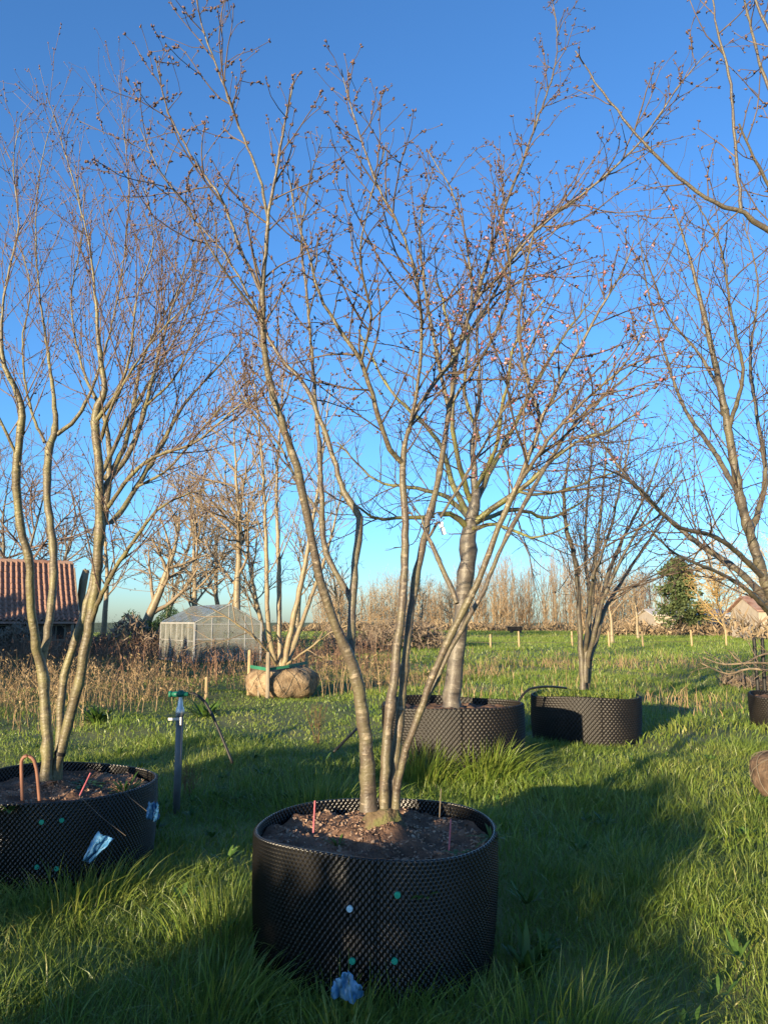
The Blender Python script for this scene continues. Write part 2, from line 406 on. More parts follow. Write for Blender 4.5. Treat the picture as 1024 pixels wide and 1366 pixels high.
def air_pot(x, y, R, H, label, Nu=144, per=.030, mt=None, soil_drop=.06, seed=1, plugs=(), mound=.07, taper=.04, chips=500,
            group='black cuspated plastic tree pots', soil_mat=None):
    g = np.random.default_rng(seed); mt = mt or M_pot
    z0 = float(hgt(x, y)) - .03
    root = empty('tree_pot', (x, y, z0), label, 'pot', group)
    POTS.append((x, y, R * 1.0))
    nu = Nu * 4; nv = int(round(H / per * 4)) + 1
    th = np.arange(nu) * 2 * np.pi / nu; zz = np.linspace(0, H, nv)
    TH, ZZ = np.meshgrid(th, zz)
    ph = np.arange(nv) * np.pi / 2
    f = np.cos(np.arange(nu) * np.pi / 2)[None] * np.cos(ph)[:, None] + np.sin(np.arange(nu) * np.pi / 2)[None] * np.sin(ph)[:, None] * 0
    amp = per * .46
    fr = ((TH - math.radians(-88.5)) / (2 * np.pi)) % 1.0
    ov = 1 + .016 * (fr - .5) * np.clip(.4 + ZZ / H, 0, 1) + .018 * np.sin(2 * TH + seed) + .012 * np.sin(3 * TH + 2 * seed + ZZ * 2) + .007 * np.sin(5 * TH + ZZ * 5)
    rr = R * ov * (1 - taper * (1 - ZZ / H)) + .012 * np.sin(ZZ / H * 3.14) + amp * np.where(f > 0, f, f * .75)
    lip = .014 * np.sin(2 * TH + seed * 2) + .009 * np.sin(3 * TH + 1)
    Z2 = ZZ + lip * (ZZ / H)
    V = np.stack([rr * np.cos(TH), rr * np.sin(TH), Z2], -1).reshape(-1, 3)
    i = (np.arange(nv - 1)[:, None] * nu); j = np.arange(nu)[None]; j2 = (j + 1) % nu
    Fq = np.stack([i + j, i + j2, i + nu + j2, i + nu + j], -1).reshape(-1, 4)
    # inner skin of the upper band plus the cut lip
    k0 = int(nv * .55); n0 = len(V)
    ri = rr[k0:] - .005
    Vi = np.stack([ri * np.cos(TH[k0:]), ri * np.sin(TH[k0:]), Z2[k0:]], -1).reshape(-1, 3)
    m = nv - k0; i = (np.arange(m - 1)[:, None] * nu) + n0
    Fi = np.stack([i + j2, i + j, i + nu + j, i + nu + j2], -1).reshape(-1, 4)
    a = (nv - 1) * nu; b = n0 + (m - 1) * nu
    Fl = np.stack([a + j[0], a + j2[0], b + j2[0], b + j[0]], -1)
    mesh_np('wall', np.concatenate([V, Vi]), [np.concatenate([Fq, Fi, Fl])], mt, root)
    # soil
    nr, na = 26, 72
    rs = np.linspace(0, 1, nr) ** .8; aa = np.arange(na) * 2 * np.pi / na
    RR, AA = np.meshgrid(rs, aa, indexing='ij')
    X = RR * (R - .012) * np.cos(AA); Y = RR * (R - .012) * np.sin(AA)
    def sz(X, Y):
        rad = np.hypot(X, Y) / R
        return (H - soil_drop + mound * np.exp(-(rad / .35) ** 2) + .016 * np.sin(X * 13 + seed) * np.sin(Y * 11 + 2 * seed) +
                .010 * np.sin(X * 31 + Y * 23) + .008 * np.sin(Y * 41 - X * 17))
    Z = sz(X, Y) + g.normal(0, .004, X.shape)
    i = np.arange(nr - 1)[:, None] * na; j = np.arange(na)[None]; j2 = (j + 1) % na
    Fs = np.stack([i + j, i + na + j, i + na + j2, i + j2], -1).reshape(-1, 4)
    so = mesh_np('soil', np.stack([X, Y, Z], -1).reshape(-1, 3), Fs, soil_mat or M_soil, root)
    if chips:
        a = g.uniform(0, 6.283, chips); r = np.sqrt(g.uniform(0, 1, chips)) * (R - .04)
        cx, cy = r * np.cos(a), r * np.sin(a); cz = sz(cx, cy) + .003
        D = g.normal(size=(chips, 3)); D[:, 2] += 1.2; Rm = rots(D, g)
        s = g.uniform(.003, .008, (chips, 1)) * np.array([[1.0, .6, .3]]) * g.uniform(.6, 1.6, (chips, 3))
        Vc = np.einsum('nij,nvj->nvi', Rm, BOXV[None] * 2 * s[:, None]) + np.stack([cx, cy, cz], 1)[:, None]
        Fc = BOXF[None] + (np.arange(chips) * 8)[:, None, None]
        tag(mesh_np('bark_chips', Vc.reshape(-1, 3), Fc.reshape(-1, 4), M_chip, so, False,
                    attrs={'rnd': np.repeat(g.random(chips) ** 1.5, 8)}), kind='stuff')
    for (ang, z, mtp) in plugs:
        a = math.radians(ang); r = R * (1 - taper * (1 - z / H)) + .020
        mb = Mesh(); mb.lathe([(0, .006), (.0115, .006), (.013, .003), (.013, -.003), (.004, -.004), (.004, -.03)], 14)
        mb.box((0, 0, .0075), (.020, .004, .004))
        o = mb.build('plug', mtp, root, False)
        o.location = (r * math.cos(a), r * math.sin(a), z)
        o.rotation_euler = Vector((math.cos(a), math.sin(a), 0)).to_track_quat('Z', 'Y').to_euler()
    root['_soil'] = 0
    del root['_soil']
    return root, (lambda X, Y: z0 + float(sz(np.array(X), np.array(Y))))


M_green_plug = mat('green_plug', [(.02, .28, .17), (.03, .36, .24)], 4, rough=.4)
M_white_plug = mat('pale_plug', [(.45, .62, .66), (.55, .7, .75)], 4, rough=.4)
C1 = (-.045, 3.68); C2 = (-2.03, 4.9); C3 = (.72, 8.15); C4 = (2.58, 10.05)
pot1, soil1 = air_pot(*C1, .54, .565, 'black knobbly pot with five bare stems rising from red-brown soil', seed=3,
                      plugs=[(-99, .39, M_white_plug), (-80, .44, M_green_plug), (-98, .2, M_green_plug), (-81, .2, M_green_plug)], chips=1500)
pot2, soil2 = air_pot(*C2, .62, .52, 'black knobbly pot with a bent brown hose end in its soil', seed=5, Nu=156,
                      plugs=[(-72, .43, M_green_plug), (-63, .43, M_green_plug), (-73, .2, M_green_plug), (-64, .18, M_green_plug)], chips=1100, mound=.03)
pot3, soil3 = air_pot(*C3, .70, .66, 'large dusty black pot holding the thick single-trunk tree', seed=8, Nu=98, per=.052, mt=M_potdust, chips=0, soil_drop=.09, mound=.03)
pot4, soil4 = air_pot(*C4, .66, .60, 'black pot topped with grass under the vase-shaped tree', seed=9, Nu=84, per=.056, mt=M_potdust, chips=0, soil_drop=.03, mound=.0,
                      soil_mat=M_ground)
pot5, soil5 = air_pot(5.78, 11.0, .60, .52, 'black pot beyond the dark wrapped root ball', seed=11, Nu=76, per=.056, mt=M_potdust, chips=0)

# ------------------------------------------------------------------ the potted trees
FINE = [dict(per_m=14, t0=.3, ang=(25, 62), len=(.2, .9), fall=.70, segs=6, wob=.12, up=.05, r=.0066, tip=.0016, k=4, buds=7),
        dict(per_m=12, t0=.12, ang=(25, 70), len=(.04, .30), fall=.4, segs=3, wob=.14, up=.05, r=.0036, tip=.0016, k=3, buds=10)]
n_ = None
main_stems = [
    (.50, [(492, 1082, 0, 19), (490, 1050, 0, 16), (489, 1000, -.02, 13.5), (478, 920, -.05, 12.5), (466, 878, -.08, 11), (448, 835, -.12, 8), (430, 785, -.17, 7.5), (412, 700, -.25, 7), (395, 620, -.32, 6.5), (375, 560, -.38, 6), (358, 500, -.44, 5.5), (351, 440, -.5, 5), (351, 390, -.55, 4.5), (357, 300, -.62, 3.6), (367, 235, -.66, 3), (380, 165, -.7, 2.2), (392, 105, -.72, 1.4)]),
    (.3, [(351, 395, -.55, 3.4), (320, 330, -.5, 3), (295, 265, -.45, 2.6), (260, 215, -.4, 2.2), (225, 150, -.36, 1.8), (207, 75, -.3, 1.1)], 'limb'),
    (.3, [(351, 425, -.52, 3), (325, 395, -.6, 2.6), (285, 340, -.72, 2.2), (250, 275, -.8, 1.8), (215, 230, -.86, 1.5), (187, 170, -.9, 1)], 'limb'),
    (.3, [(358, 300, -.62, 3), (345, 235, -.58, 2.8), (320, 170, -.55, 2.4), (295, 105, -.52, 2), (270, 35, -.5, 1.6), (258, -30, -.48, 1.2)], 'limb'),
    (.45, [(467, 878, -.06, 8), (469, 840, -.03, 7), (470, 800, 0, 6.5), (475, 740, .05, 6), (479, 690, .1, 6.2), (458, 655, .12, 4.8), (440, 595, .15, 4.5), (410, 520, .2, 4), (385, 490, .22, 3.6), (360, 455, .25, 3.2), (335, 400, .28, 2.5), (300, 340, .3, 2), (255, 290, .33, 1.1)]),
    (.4, [(470, 805, 0, 5.5), (447, 762, .1, 5), (432, 725, .16, 5), (429, 660, .24, 4.6), (425, 590, .3, 4), (418, 500, .38, 3.4), (410, 400, .45, 2.8), (402, 320, .5, 2.2), (412, 250, .55, 1.6), (430, 180, .6, 1)]),
    (.45, [(512, 1078, .02, 15), (513, 1040, .02, 12.5), (518, 960, .03, 11.5), (528, 880, .06, 10.5), (537, 800, .1, 9.5), (540, 700, .14, 8.5), (537, 615, .18, 7.5), (545, 575, .2, 5.5), (560, 540, .22, 5), (587, 500, .24, 4.5), (612, 465, .26, 4), (628, 400, .3, 3), (622, 320, .34, 2.4), (600, 250, .37, 1.8), (570, 200, .4, 1.1)]),
    (.1, [(537, 618, .18, 5), (520, 600, .12, 4.6), (505, 555, .05, 4.4), (480, 480, -.05, 4), (450, 435, -.1, 3.5), (425, 390, -.15, 3), (412, 340, -.2, 2.4), (395, 290, -.22, 2), (383, 220, -.25, 1.2)], 'limb'),
    (.1, [(545, 578, .2, 3.8), (560, 490, .1, 3.4), (560, 400, 0, 3), (540, 320, -.08, 2.6), (505, 250, -.15, 2.2), (475, 165, -.2, 1.7), (455, 92, -.25, 1.1)], 'limb'),
    (.5, [(520, 1080, .05, 13), (523, 1040, .06, 11.5), (531, 980, .08, 10.5), (541, 880, .12, 9), (550, 800, .17, 8.5), (565, 720, .24, 8), (584, 640, .32, 7), (600, 540, .42, 6), (612, 460, .5, 5), (637, 390, .58, 4.3), (672, 280, .7, 3.4), (697, 215, .78, 2.8), (722, 145, .86, 2.2), (740, 85, .92, 1.7), (742, 30, .97, 1.3), (734, -10, 1, 1)]),
    (.1, [(637, 395, .58, 3.4), (662, 372, .52, 3.2), (712, 310, .4, 2.8), (762, 270, .3, 2.5), (812, 230, .2, 2.2), (852, 190, .12, 1.9), (892, 135, .05, 1.6), (912, 105, 0, 1.3), (945, 68, -.05, 1)], 'limb'),
    (.1, [(598, 550, .42, 4), (580, 460, .5, 3.4), (566, 380, .6, 2.8), (560, 300, .7, 2.2), (578, 225, .8, 1.1)], 'limb'),
    (.1, [(612, 462, .5, 3.6), (655, 400, .65, 3), (690, 330, .8, 2.5), (745, 280, .95, 1.8), (790, 245, 1.05, 1)], 'limb'),
    (.55, [(528, 1078, -.02, 11), (531, 1040, -.03, 8), (541, 1000, -.05, 8), (560, 950, -.08, 8.5), (582, 890, -.12, 8), (610, 830, -.17, 7.8), (640, 770, -.22, 7.4), (664, 702, -.28, 6.8), (688, 650, -.33, 6.2), (712, 592, -.38, 5.4), (722, 560, -.4, 5), (752, 500, -.45, 4), (790, 430, -.5, 3), (825, 370, -.55, 2.2), (845, 320, -.6, 1.2)]),
    (.55, [(557, 962, -.05, 5), (576, 920, -.02, 5.5), (600, 868, 0, 5.6), (622, 828, .03, 5.6), (646, 785, .06, 5.6), (664, 740, .1, 5.2), (692, 685, .15, 4.5), (730, 620, .25, 4), (770, 560, .35, 3.2), (820, 515, .45, 2.4), (865, 480, .5, 1.2)]),
    (.6, [(609, 805, -.15, 4.6), (595, 770, -.1, 4.6), (582, 740, -.05, 4.4), (570, 714, 0, 3.4), (562, 690, .03, 1.8)], 'limb'),
    (.2, [(567, 722, .24, 3.2), (600, 670, .3, 2.9), (652, 582, .4, 2.6), (690, 510, .48, 2), (720, 440, .55, 1.1)], 'limb'),
    (.1, [(722, 562, -.4, 3.8), (702, 500, -.3, 3.4), (692, 430, -.2, 2.9), (702, 350, -.1, 2.2), (720, 275, -.02, 1.1)], 'limb'),
    (.1, [(688, 652, -.33, 3.8), (740, 575, -.5, 3.4), (790, 525, -.62, 2.8), (838, 480, -.75, 2), (868, 415, -.85, 1.1)], 'limb'),
    (.1, [(600, 540, .42, 3.2), (640, 480, .3, 3), (670, 420, .15, 2.6), (680, 350, 0, 2), (665, 280, -.1, 1.1)], 'limb'),
    (.1, [(430, 690, .2, 3), (395, 640, .35, 2.6), (370, 590, .5, 2.2), (330, 540, .6, 1.7), (300, 480, .65, 1)], 'limb'),
    (.1, [(482, 482, -.05, 3), (495, 420, -.2, 2.6), (480, 350, -.35, 2.2), (490, 280, -.45, 1.7), (515, 190, -.55, 1)], 'limb'),
]
for k_ in (6, 9, 13, 14):
    main_stems[k_] = (main_stems[k_][0], [(a, b, c, r * .72 if r > 4.5 else r * .9) for a, b, c, r in main_stems[k_][1]])
traced_tree('multi_stem_cherry', 'cherry tree with silvery banded stems and brown buds, beside two upright pink sticks', 'tree',
            'potted trees', C1[1], (C1[0], C1[1], soil1(0, 0) - .01), main_stems, FINE, M_bark, M_twig, 21,
            bud=dict(n=2, size=.0050, bloom=.16), top=lambda p: p[0] > .2 and 1.9 < p[2] < 3.5)

gs = np.random.default_rng(6); org1 = np.array([C1[0], C1[1], soil1(0, 0) - .01])
cherry = [o for o in bpy.data.objects if o.name == 'multi_stem_cherry'][0]
nb_, na_ = 9, 28; VB = []
for i in range(nb_):
    t = i / (nb_ - 1); rad_ = .125 - .065 * t ** .6
    for j in range(na_):
        a = j * 2 * math.pi / na_
        rr_ = rad_ * (1 + .16 * math.sin(3 * a + 1) * (1 - t) + .10 * math.sin(5 * a + 2 * t) + gs.normal(0, .025))
        VB.append((.035 + rr_ * math.cos(a) * 1.15, .02 + rr_ * math.sin(a) * .8, -.09 + .155 * t))
VB.append((.035, .02, .07)); FB = [[i * na_ + j, i * na_ + (j + 1) % na_, (i + 1) * na_ + (j + 1) % na_, (i + 1) * na_ + j] for i in range(nb_ - 1) for j in range(na_)]
TB = [[(nb_ - 1) * na_ + j, (nb_ - 1) * na_ + (j + 1) % na_, nb_ * na_] for j in range(na_)]
M_moss = mat('mossy_root', [(.07, .05, .032), (.13, .095, .055), (.12, .13, .04)], 16, 6, rough=.9, bump=1.0, bscale=50)
mesh_np('root_flare', np.array(VB) , [np.array(FB), np.array(TB)], M_moss, cherry)

LEFTS = [dict(per_m=13.5, t0=.3, ang=(18, 55), len=(.3, 1.4), fall=.72, segs=7, wob=.08, up=.09, r=.0055, tip=.0016, k=4, buds=5),
         dict(per_m=11, t0=.12, ang=(20, 55), len=(.06, .42), fall=.4, segs=4, wob=.10, up=.08, r=.0028, tip=.0013, k=3, buds=9)]
left_stems = [
    (.5, [(62, 1040, 0, 16), (63, 1020, 0, 14), (62, 960, 0, 13), (56, 890, 0, 12), (48, 865, -.05, 10), (42, 800, -.12, 9.5), (38, 740, -.18, 9), (27, 700, -.22, 9), (22, 620, -.3, 8.8), (30, 555, -.36, 8), (20, 515, -.4, 7), (6, 490, -.43, 6), (2, 440, -.46, 5), (8, 380, -.5, 4.4), (25, 300, -.55, 3.4), (18, 220, -.6, 2.4), (30, 150, -.65, 1.2)]),
    (.5, [(55, 885, 0, 9), (65, 838, .08, 8.6), (72, 775, .15, 8.6), (70, 720, .2, 8.4), (63, 660, .26, 8.2), (66, 600, .32, 8), (74, 572, .34, 6.6), (72, 530, .38, 5), (62, 455, .45, 4.5), (52, 380, .5, 3.6), (48, 300, .56, 2.8), (55, 220, .62, 2), (75, 140, .66, 1.1)]),
    (.15, [(76, 580, .34, 5), (105, 555, .36, 4.6), (130, 500, .4, 4), (150, 430, .44, 3.5), (165, 350, .48, 3), (172, 260, .52, 2.4), (166, 180, .55, 1.8), (158, 100, .58, 1)], 'limb'),
    (.5, [(72, 1040, .05, 16), (77, 1018, .05, 13), (90, 970, .05, 12.5), (108, 900, .02, 12.5), (120, 830, 0, 12.3), (128, 775, -.03, 12), (133, 700, -.08, 11), (132, 620, -.14, 10), (127, 555, -.18, 9), (140, 520, -.2, 7.5), (133, 470, -.24, 6.5), (128, 405, -.28, 5.5), (120, 330, -.34, 4), (100, 250, -.4, 3), (80, 180, -.45, 2), (62, 125, -.5, 1.1)]),
    (.15, [(134, 662, -.1, 6), (150, 635, -.05, 5.8), (175, 600, 0, 5.6), (195, 540, .06, 5.2), (215, 460, .12, 4.6), (235, 395, .18, 3.8), (258, 325, .25, 2.8), (290, 250, .3, 1.3)], 'limb'),
    (.15, [(133, 710, -.08, 6), (160, 685, .1, 5.8), (182, 650, .25, 5.4), (215, 595, .4, 4.8), (242, 545, .5, 4), (285, 495, .6, 3), (335, 440, .7, 1.4)], 'limb'),
    (.15, [(122, 830, 0, 5.4), (145, 775, -.2, 5), (188, 707, -.4, 4.2), (225, 670, -.55, 3.2), (275, 652, -.7, 1.5)], 'limb'),
    (.15, [(128, 562, -.18, 5), (158, 520, -.3, 4.6), (175, 470, -.4, 4.2), (182, 400, -.5, 3.4), (205, 320, -.6, 2.6), (188, 225, -.7, 1.3)], 'limb'),
    (.15, [(140, 640, .35, 6), (165, 600, .45, 5.4), (178, 545, .55, 5), (190, 480, .62, 4.2), (230, 400, .7, 3.2), (285, 310, .8, 1.4)], 'limb'),
    (.5, [(78, 1040, .3, 10), (80, 980, .3, 9), (84, 915, .3, 8.8), (95, 870, .3, 8.8), (112, 822, .3, 8.8), (128, 760, .32, 8.6), (140, 690, .34, 8), (146, 630, .36, 6), (140, 560, .4, 5), (110, 490, .5, 4), (95, 400, .6, 3.2), (110, 310, .7, 2.4), (100, 220, .8, 1.2)]),
    (.15, [(60, 590, .3, 4), (40, 540, .45, 3.6), (30, 460, .6, 3.2), (40, 380, .7, 2.6), (15, 290, .8, 1.4)], 'limb'),
    (.15, [(28, 620, -.3, 4), (0, 560, -.4, 3.4), (-40, 490, -.5, 2.8), (-60, 400, -.6, 1.6)], 'limb'),
    (.1, [(136, 690, -.05, 5), (170, 640, -.2, 4.6), (205, 610, -.3, 4.2), (260, 590, -.4, 3.4), (320, 540, -.5, 2.2), (352, 518, -.55, 1.2)], 'limb'),
    (.1, [(134, 640, 0, 5), (165, 570, .15, 4.4), (205, 500, .3, 3.8), (245, 430, .4, 3), (270, 350, .5, 2), (288, 290, .55, 1)], 'limb'),
    (.1, [(130, 600, -.1, 4.6), (150, 540, -.3, 4), (185, 480, -.45, 3.4), (225, 430, -.6, 2.6), (272, 388, -.7, 1.4)], 'limb'),
    (.15, [(178, 652, .25, 3.6), (225, 625, .1, 3.2), (280, 560, -.05, 2.6), (320, 520, -.2, 2), (365, 470, -.3, 1.1)], 'limb'),
    (.15, [(196, 540, .06, 3.6), (235, 500, -.1, 3.2), (270, 420, -.25, 2.6), (300, 350, -.35, 1.8), (330, 290, -.45, 1)], 'limb'),
]
left_stems = [(e[0], [(a, b, c, r * float(np.interp(b, (200, 420, 560), (.62, .66, 1)))) for a, b, c, r in e[1]], *e[2:]) for e in left_stems]
t2 = traced_tree('multi_stem_tree', 'tall tree with olive-grey stems forking low and reddish upright twigs, beside the bent brown hose', 'tree',
                 'potted trees', C2[1], (C2[0], C2[1], soil2(0, 0) - .01), left_stems, LEFTS, M_bark2, M_twig_red, 22, rk=.76, bud=dict(n=1, size=.0045))

BACK = [dict(per_m=8, t0=.2, ang=(30, 70), len=(.35, 1.3), fall=.4, segs=6, wob=.13, up=.05, r=.010, tip=.003, k=4),
        dict(per_m=7, t0=.1, ang=(30, 70), len=(.12, .6), fall=.4, segs=4, wob=.16, up=.06, r=.0055, tip=.0022, k=3),
        dict(per_m=7, t0=.1, ang=(30, 70), len=(.05, .22), fall=.4, segs=2, wob=.12, up=.04, r=.003, tip=.002, k=3)]
back_stems = [
    (.55, [(602, 945, 0, 19), (603, 930, 0, 16), (606, 890, 0, 14.5), (613, 840, 0, 13.5), (620, 780, 0, 13), (625, 720, 0, 13.5), (628, 690, 0, 11), (634, 655, 0, 6.5), (630, 590, .05, 5), (640, 520, .1, 4), (636, 450, .15, 2.6), (644, 400, .2, 1.5)], 'trunk'),
    (.15, [(624, 705, 0, 7), (600, 685, -.15, 6), (570, 690, -.3, 5), (530, 692, -.45, 4), (495, 690, -.6, 3), (450, 655, -.8, 1.6)], 'limb'),
    (.15, [(626, 690, 0, 7), (605, 650, .2, 6), (590, 600, .4, 5), (560, 560, .6, 4.5), (520, 520, .8, 3.5), (478, 440, 1, 1.6)], 'limb'),
    (.15, [(628, 670, 0, 6), (610, 610, -.2, 5.4), (603, 550, -.35, 4.8), (606, 480, -.5, 4), (590, 400, -.6, 3), (580, 330, -.7, 1.6)], 'limb'),
    (.15, [(628, 700, 0, 7), (655, 680, -.1, 6.2), (690, 655, -.25, 5.6), (725, 625, -.4, 4.6), (770, 590, -.55, 3.5), (820, 570, -.7, 2.6), (865, 540, -.8, 1.4)], 'limb'),
    (.15, [(630, 680, 0, 7), (650, 635, .2, 6), (680, 580, .45, 5), (710, 520, .65, 4), (750, 450, .85, 3), (790, 395, 1, 1.5)], 'limb'),
    (.15, [(627, 702, 0, 6), (650, 690, .4, 5), (690, 680, .8, 4.4), (735, 690, 1.2, 3.4), (790, 660, 1.5, 1.6)], 'limb'),
    (.15, [(632, 655, 0, 5), (660, 600, -.35, 4.6), (672, 530, -.6, 4), (690, 450, -.85, 3.2), (730, 380, -1, 1.5)], 'limb'),
    (.15, [(624, 690, 0, 6), (590, 660, .5, 5), (545, 650, .9, 4), (500, 640, 1.2, 3), (450, 590, 1.5, 1.5)], 'limb'),
    (.15, [(627, 705, 0, 5), (660, 700, -.4, 4.2), (695, 712, -.6, 3.4), (722, 716, -.75, 2.8), (760, 700, -.9, 1.4)], 'limb'),
    (.15, [(638, 585, .05, 4.6), (620, 520, .3, 4), (625, 440, .5, 3.2), (610, 350, .7, 1.6)], 'limb'),
    (.15, [(690, 655, -.25, 4), (730, 660, -.3, 3.4), (790, 640, -.3, 2.6), (850, 620, -.4, 1.4)], 'limb'),
]
back_stems = [(e[0], [(a, max(b, 400 + (b - 400) * .35), c, r if e[2] == 'trunk' and b > 640 else r * .78) for a, b, c, r in e[1]], e[2]) for e in back_stems]
traced_tree('spreading_tree', 'thick single-trunk tree with flaky bark and wide crown in the large dusty pot', 'tree', 'potted trees', C3[1],
            (C3[0], C3[1], soil3(0, 0) - .01), back_stems, BACK, M_bark3, M_twig, 23, rk=1.1, limb_mat=M_mossy)

VASE = [dict(per_m=6.5, t0=.2, ang=(20, 55), len=(.4, 1.6), fall=.4, segs=6, wob=.07, up=.09, r=.009, tip=.003, k=4),
        dict(per_m=6, t0=.15, ang=(18, 45), len=(.12, .7), fall=.4, segs=4, wob=.10, up=.08, r=.0055, tip=.0025, k=3),
        dict(per_m=6, t0=.1, ang=(20, 50), len=(.06, .25), fall=.4, segs=2, wob=.1, up=.05, r=.0035, tip=.0022, k=3)]
vase_stems = [
    (.25, [(777, 920, 0, 8), (775, 880, 0, 7), (772, 830, 0, 6), (769, 760, -.1, 5.5), (756, 710, -.2, 5), (752, 670, -.25, 4.2), (760, 600, -.35, 3), (772, 520, -.4, 1.4)]),
    (.25, [(782, 920, .1, 8), (786, 870, .1, 7), (800, 810, .2, 6), (812, 760, .3, 5), (830, 720, .4, 4), (860, 660, .55, 3), (885, 590, .7, 1.4)]),
    (.25, [(780, 910, 0, 7), (783, 850, 0, 6), (790, 790, .1, 5), (797, 720, .2, 4.2), (805, 640, .3, 3), (815, 545, .4, 1.4)]),
    (.25, [(783, 890, 0, 6), (793, 840, -.2, 5.4), (810, 785, -.35, 4.6), (845, 715, -.5, 3.6), (890, 650, -.7, 1.6)]),
    (.25, [(786, 880, 0, 6), (806, 815, .3, 5.2), (832, 770, .5, 4.2), (875, 705, .8, 3), (910, 640, 1, 1.5)]),
    (.25, [(778, 880, 0, 5), (785, 800, .4, 4.6), (780, 720, .7, 3.8), (785, 640, .9, 2.8), (795, 560, 1, 1.4)]),
    (.25, [(780, 870, 0, 5), (790, 780, -.4, 4.4), (815, 700, -.6, 3.6), (835, 610, -.8, 2.4), (850, 540, -.9, 1.4)]),
]
traced_tree('vase_shaped_tree', 'vase-shaped tree of many dark upright stems growing in the grass-topped pot', 'tree', 'potted trees', C4[1],
            (C4[0], C4[1], soil4(0, 0) - .01), vase_stems, VASE, M_bark4, M_twig_grey, 24, rk=.72)

RIGHT = [dict(per_m=8, t0=.2, ang=(30, 65), len=(.3, 1.4), fall=.4, segs=6, wob=.10, up=.04, r=.0075, tip=.0025, k=4, buds=4),
         dict(per_m=9, t0=.1, ang=(30, 60), len=(.1, .55), fall=.4, segs=4, wob=.12, up=.05, r=.0042, tip=.0018, k=3, buds=7)]
XR = 3.55
right_stems = [
    (.35, [(1078, 1010, 0, 14), (1068, 930, 0, 13), (1045, 850, -.05, 12), (1020, 775, -.1, 11), (1002, 720, -.14, 11), (987, 665, -.18, 9.6), (972, 580, -.25, 8), (952, 480, -.35, 6), (932, 395, -.45, 4.5), (915, 330, -.5, 3), (890, 260, -.55, 1.4)], 'trunk'),
    (.15, [(1030, 810, -.1, 8), (985, 762, .2, 7), (927, 722, .45, 5.6), (862, 665, .7, 4), (812, 605, .9, 3), (775, 545, 1.1, 1.4)], 'limb'),
    (.15, [(1040, 835, 0, 6), (1000, 790, -.4, 5), (960, 765, -.6, 4.2), (900, 738, -.9, 3), (850, 690, -1.1, 1.5)], 'limb'),
    (.15, [(1018, 770, -.1, 6), (960, 720, -.5, 5), (900, 700, -.8, 4), (850, 650, -1, 3), (800, 620, -1.2, 1.5)], 'limb'),
    (.15, [(1000, 715, -.14, 6), (1020, 640, .1, 5), (1010, 560, .3, 4), (1000, 480, .45, 3.4), (1010, 380, .6, 2.4), (990, 290, .7, 1.3)], 'limb'),
    (.15, [(985, 660, -.18, 6), (950, 600, .2, 5), (910, 540, .5, 4), (880, 450, .8, 3), (860, 370, 1, 2), (850, 290, 1.1, 1.2)], 'limb'),
    (.15, [(970, 575, -.25, 5), (990, 500, -.5, 4), (975, 420, -.7, 3.4), (960, 330, -.9, 2.6), (925, 265, -1, 1.3)], 'limb'),
    (.15, [(1045, 850, 0, 7), (1070, 700, .3, 6), (1060, 560, .5, 5), (1045, 430, .7, 3.6), (1050, 300, .8, 1.6)], 'limb'),
    (.15, [(960, 520, -.3, 4), (930, 470, -.1, 3.4), (890, 420, .1, 2.6), (855, 330, .3, 1.3)], 'limb'),
]
rb_base = np.array([*P(1078, 1010, 6.5)[:2], .34])
traced_tree('leaning_tree', 'leaning grey tree with long low branches, rooted in the dark wrapped root ball', 'tree', None, 6.5, rb_base,
            right_stems, RIGHT, M_bark4, M_twig, 25, rk=.8, bud=dict(n=1, size=.006))

NEAR = [dict(per_m=6, t0=.15, ang=(30, 65), len=(.15, .6), fall=.4, segs=5, wob=.12, up=.06, r=.005, tip=.002, k=4, buds=9),
        dict(per_m=9, t0=.1, ang=(35, 70), len=(.02, .10), fall=.4, segs=2, wob=.1, up=.05, r=.0028, tip=.002, k=3, buds=12)]
near_stems = [
    (.62, [(1420, 1170, 0, 22), (1412, 1050, 0, 18), (1370, 860, 0, 16), (1310, 640, 0, 14), (1215, 450, 0, 11), (1150, 330, 0, 9), (1128, 190, 0, 5.5), (1115, 60, .05, 3), (1105, -60, .1, 1.1)], 'trunk'),
    (.15, [(1225, 465, 0, 9), (1110, 355, -.1, 6.4), (1024, 308, -.15, 4.8), (992, 285, -.18, 4.2), (952, 270, -.2, 3.7), (902, 235, -.22, 3.2), (857, 190, -.25, 2.8), (812, 135, -.27, 2.2), (767, 68, -.3, 1.3)], 'limb'),
    (.1, [(988, 284, -.18, 3.4), (980, 190, -.2, 3), (972, 100, -.22, 2.6), (955, 40, -.24, 2.2), (948, -20, -.25, 1.4)], 'limb'),
    (.15, [(1150, 335, 0, 6), (1080, 230, .05, 5), (1020, 105, .1, 3.2), (992, 0, .15, 2)], 'limb'),
    (.15, [(1120, 360, -.1, 4.6), (1060, 300, -.3, 4), (1020, 240, -.4, 3.2), (985, 165, -.5, 1.8)], 'limb'),
    (.15, [(1130, 240, 0, 5), (1060, 110, 0, 3.6), (1015, 20, 0, 2.6), (985, -60, 0, 1.2)], 'limb'),
]
pot6, soil6 = air_pot(3.02, 3.55, .55, .5, 'black pot holding the tree that arches overhead', seed=14, Nu=110, per=.04, chips=0)
traced_tree('arching_tree', 'tree with long arching twigs crossing the sky, in a pot of its own', 'tree', 'potted trees', 3.55,
            (3.02, 3.55, soil6(0, 0) - .01), near_stems, NEAR, M_bark4, M_twig, 26, bud=dict(n=1, size=.006))

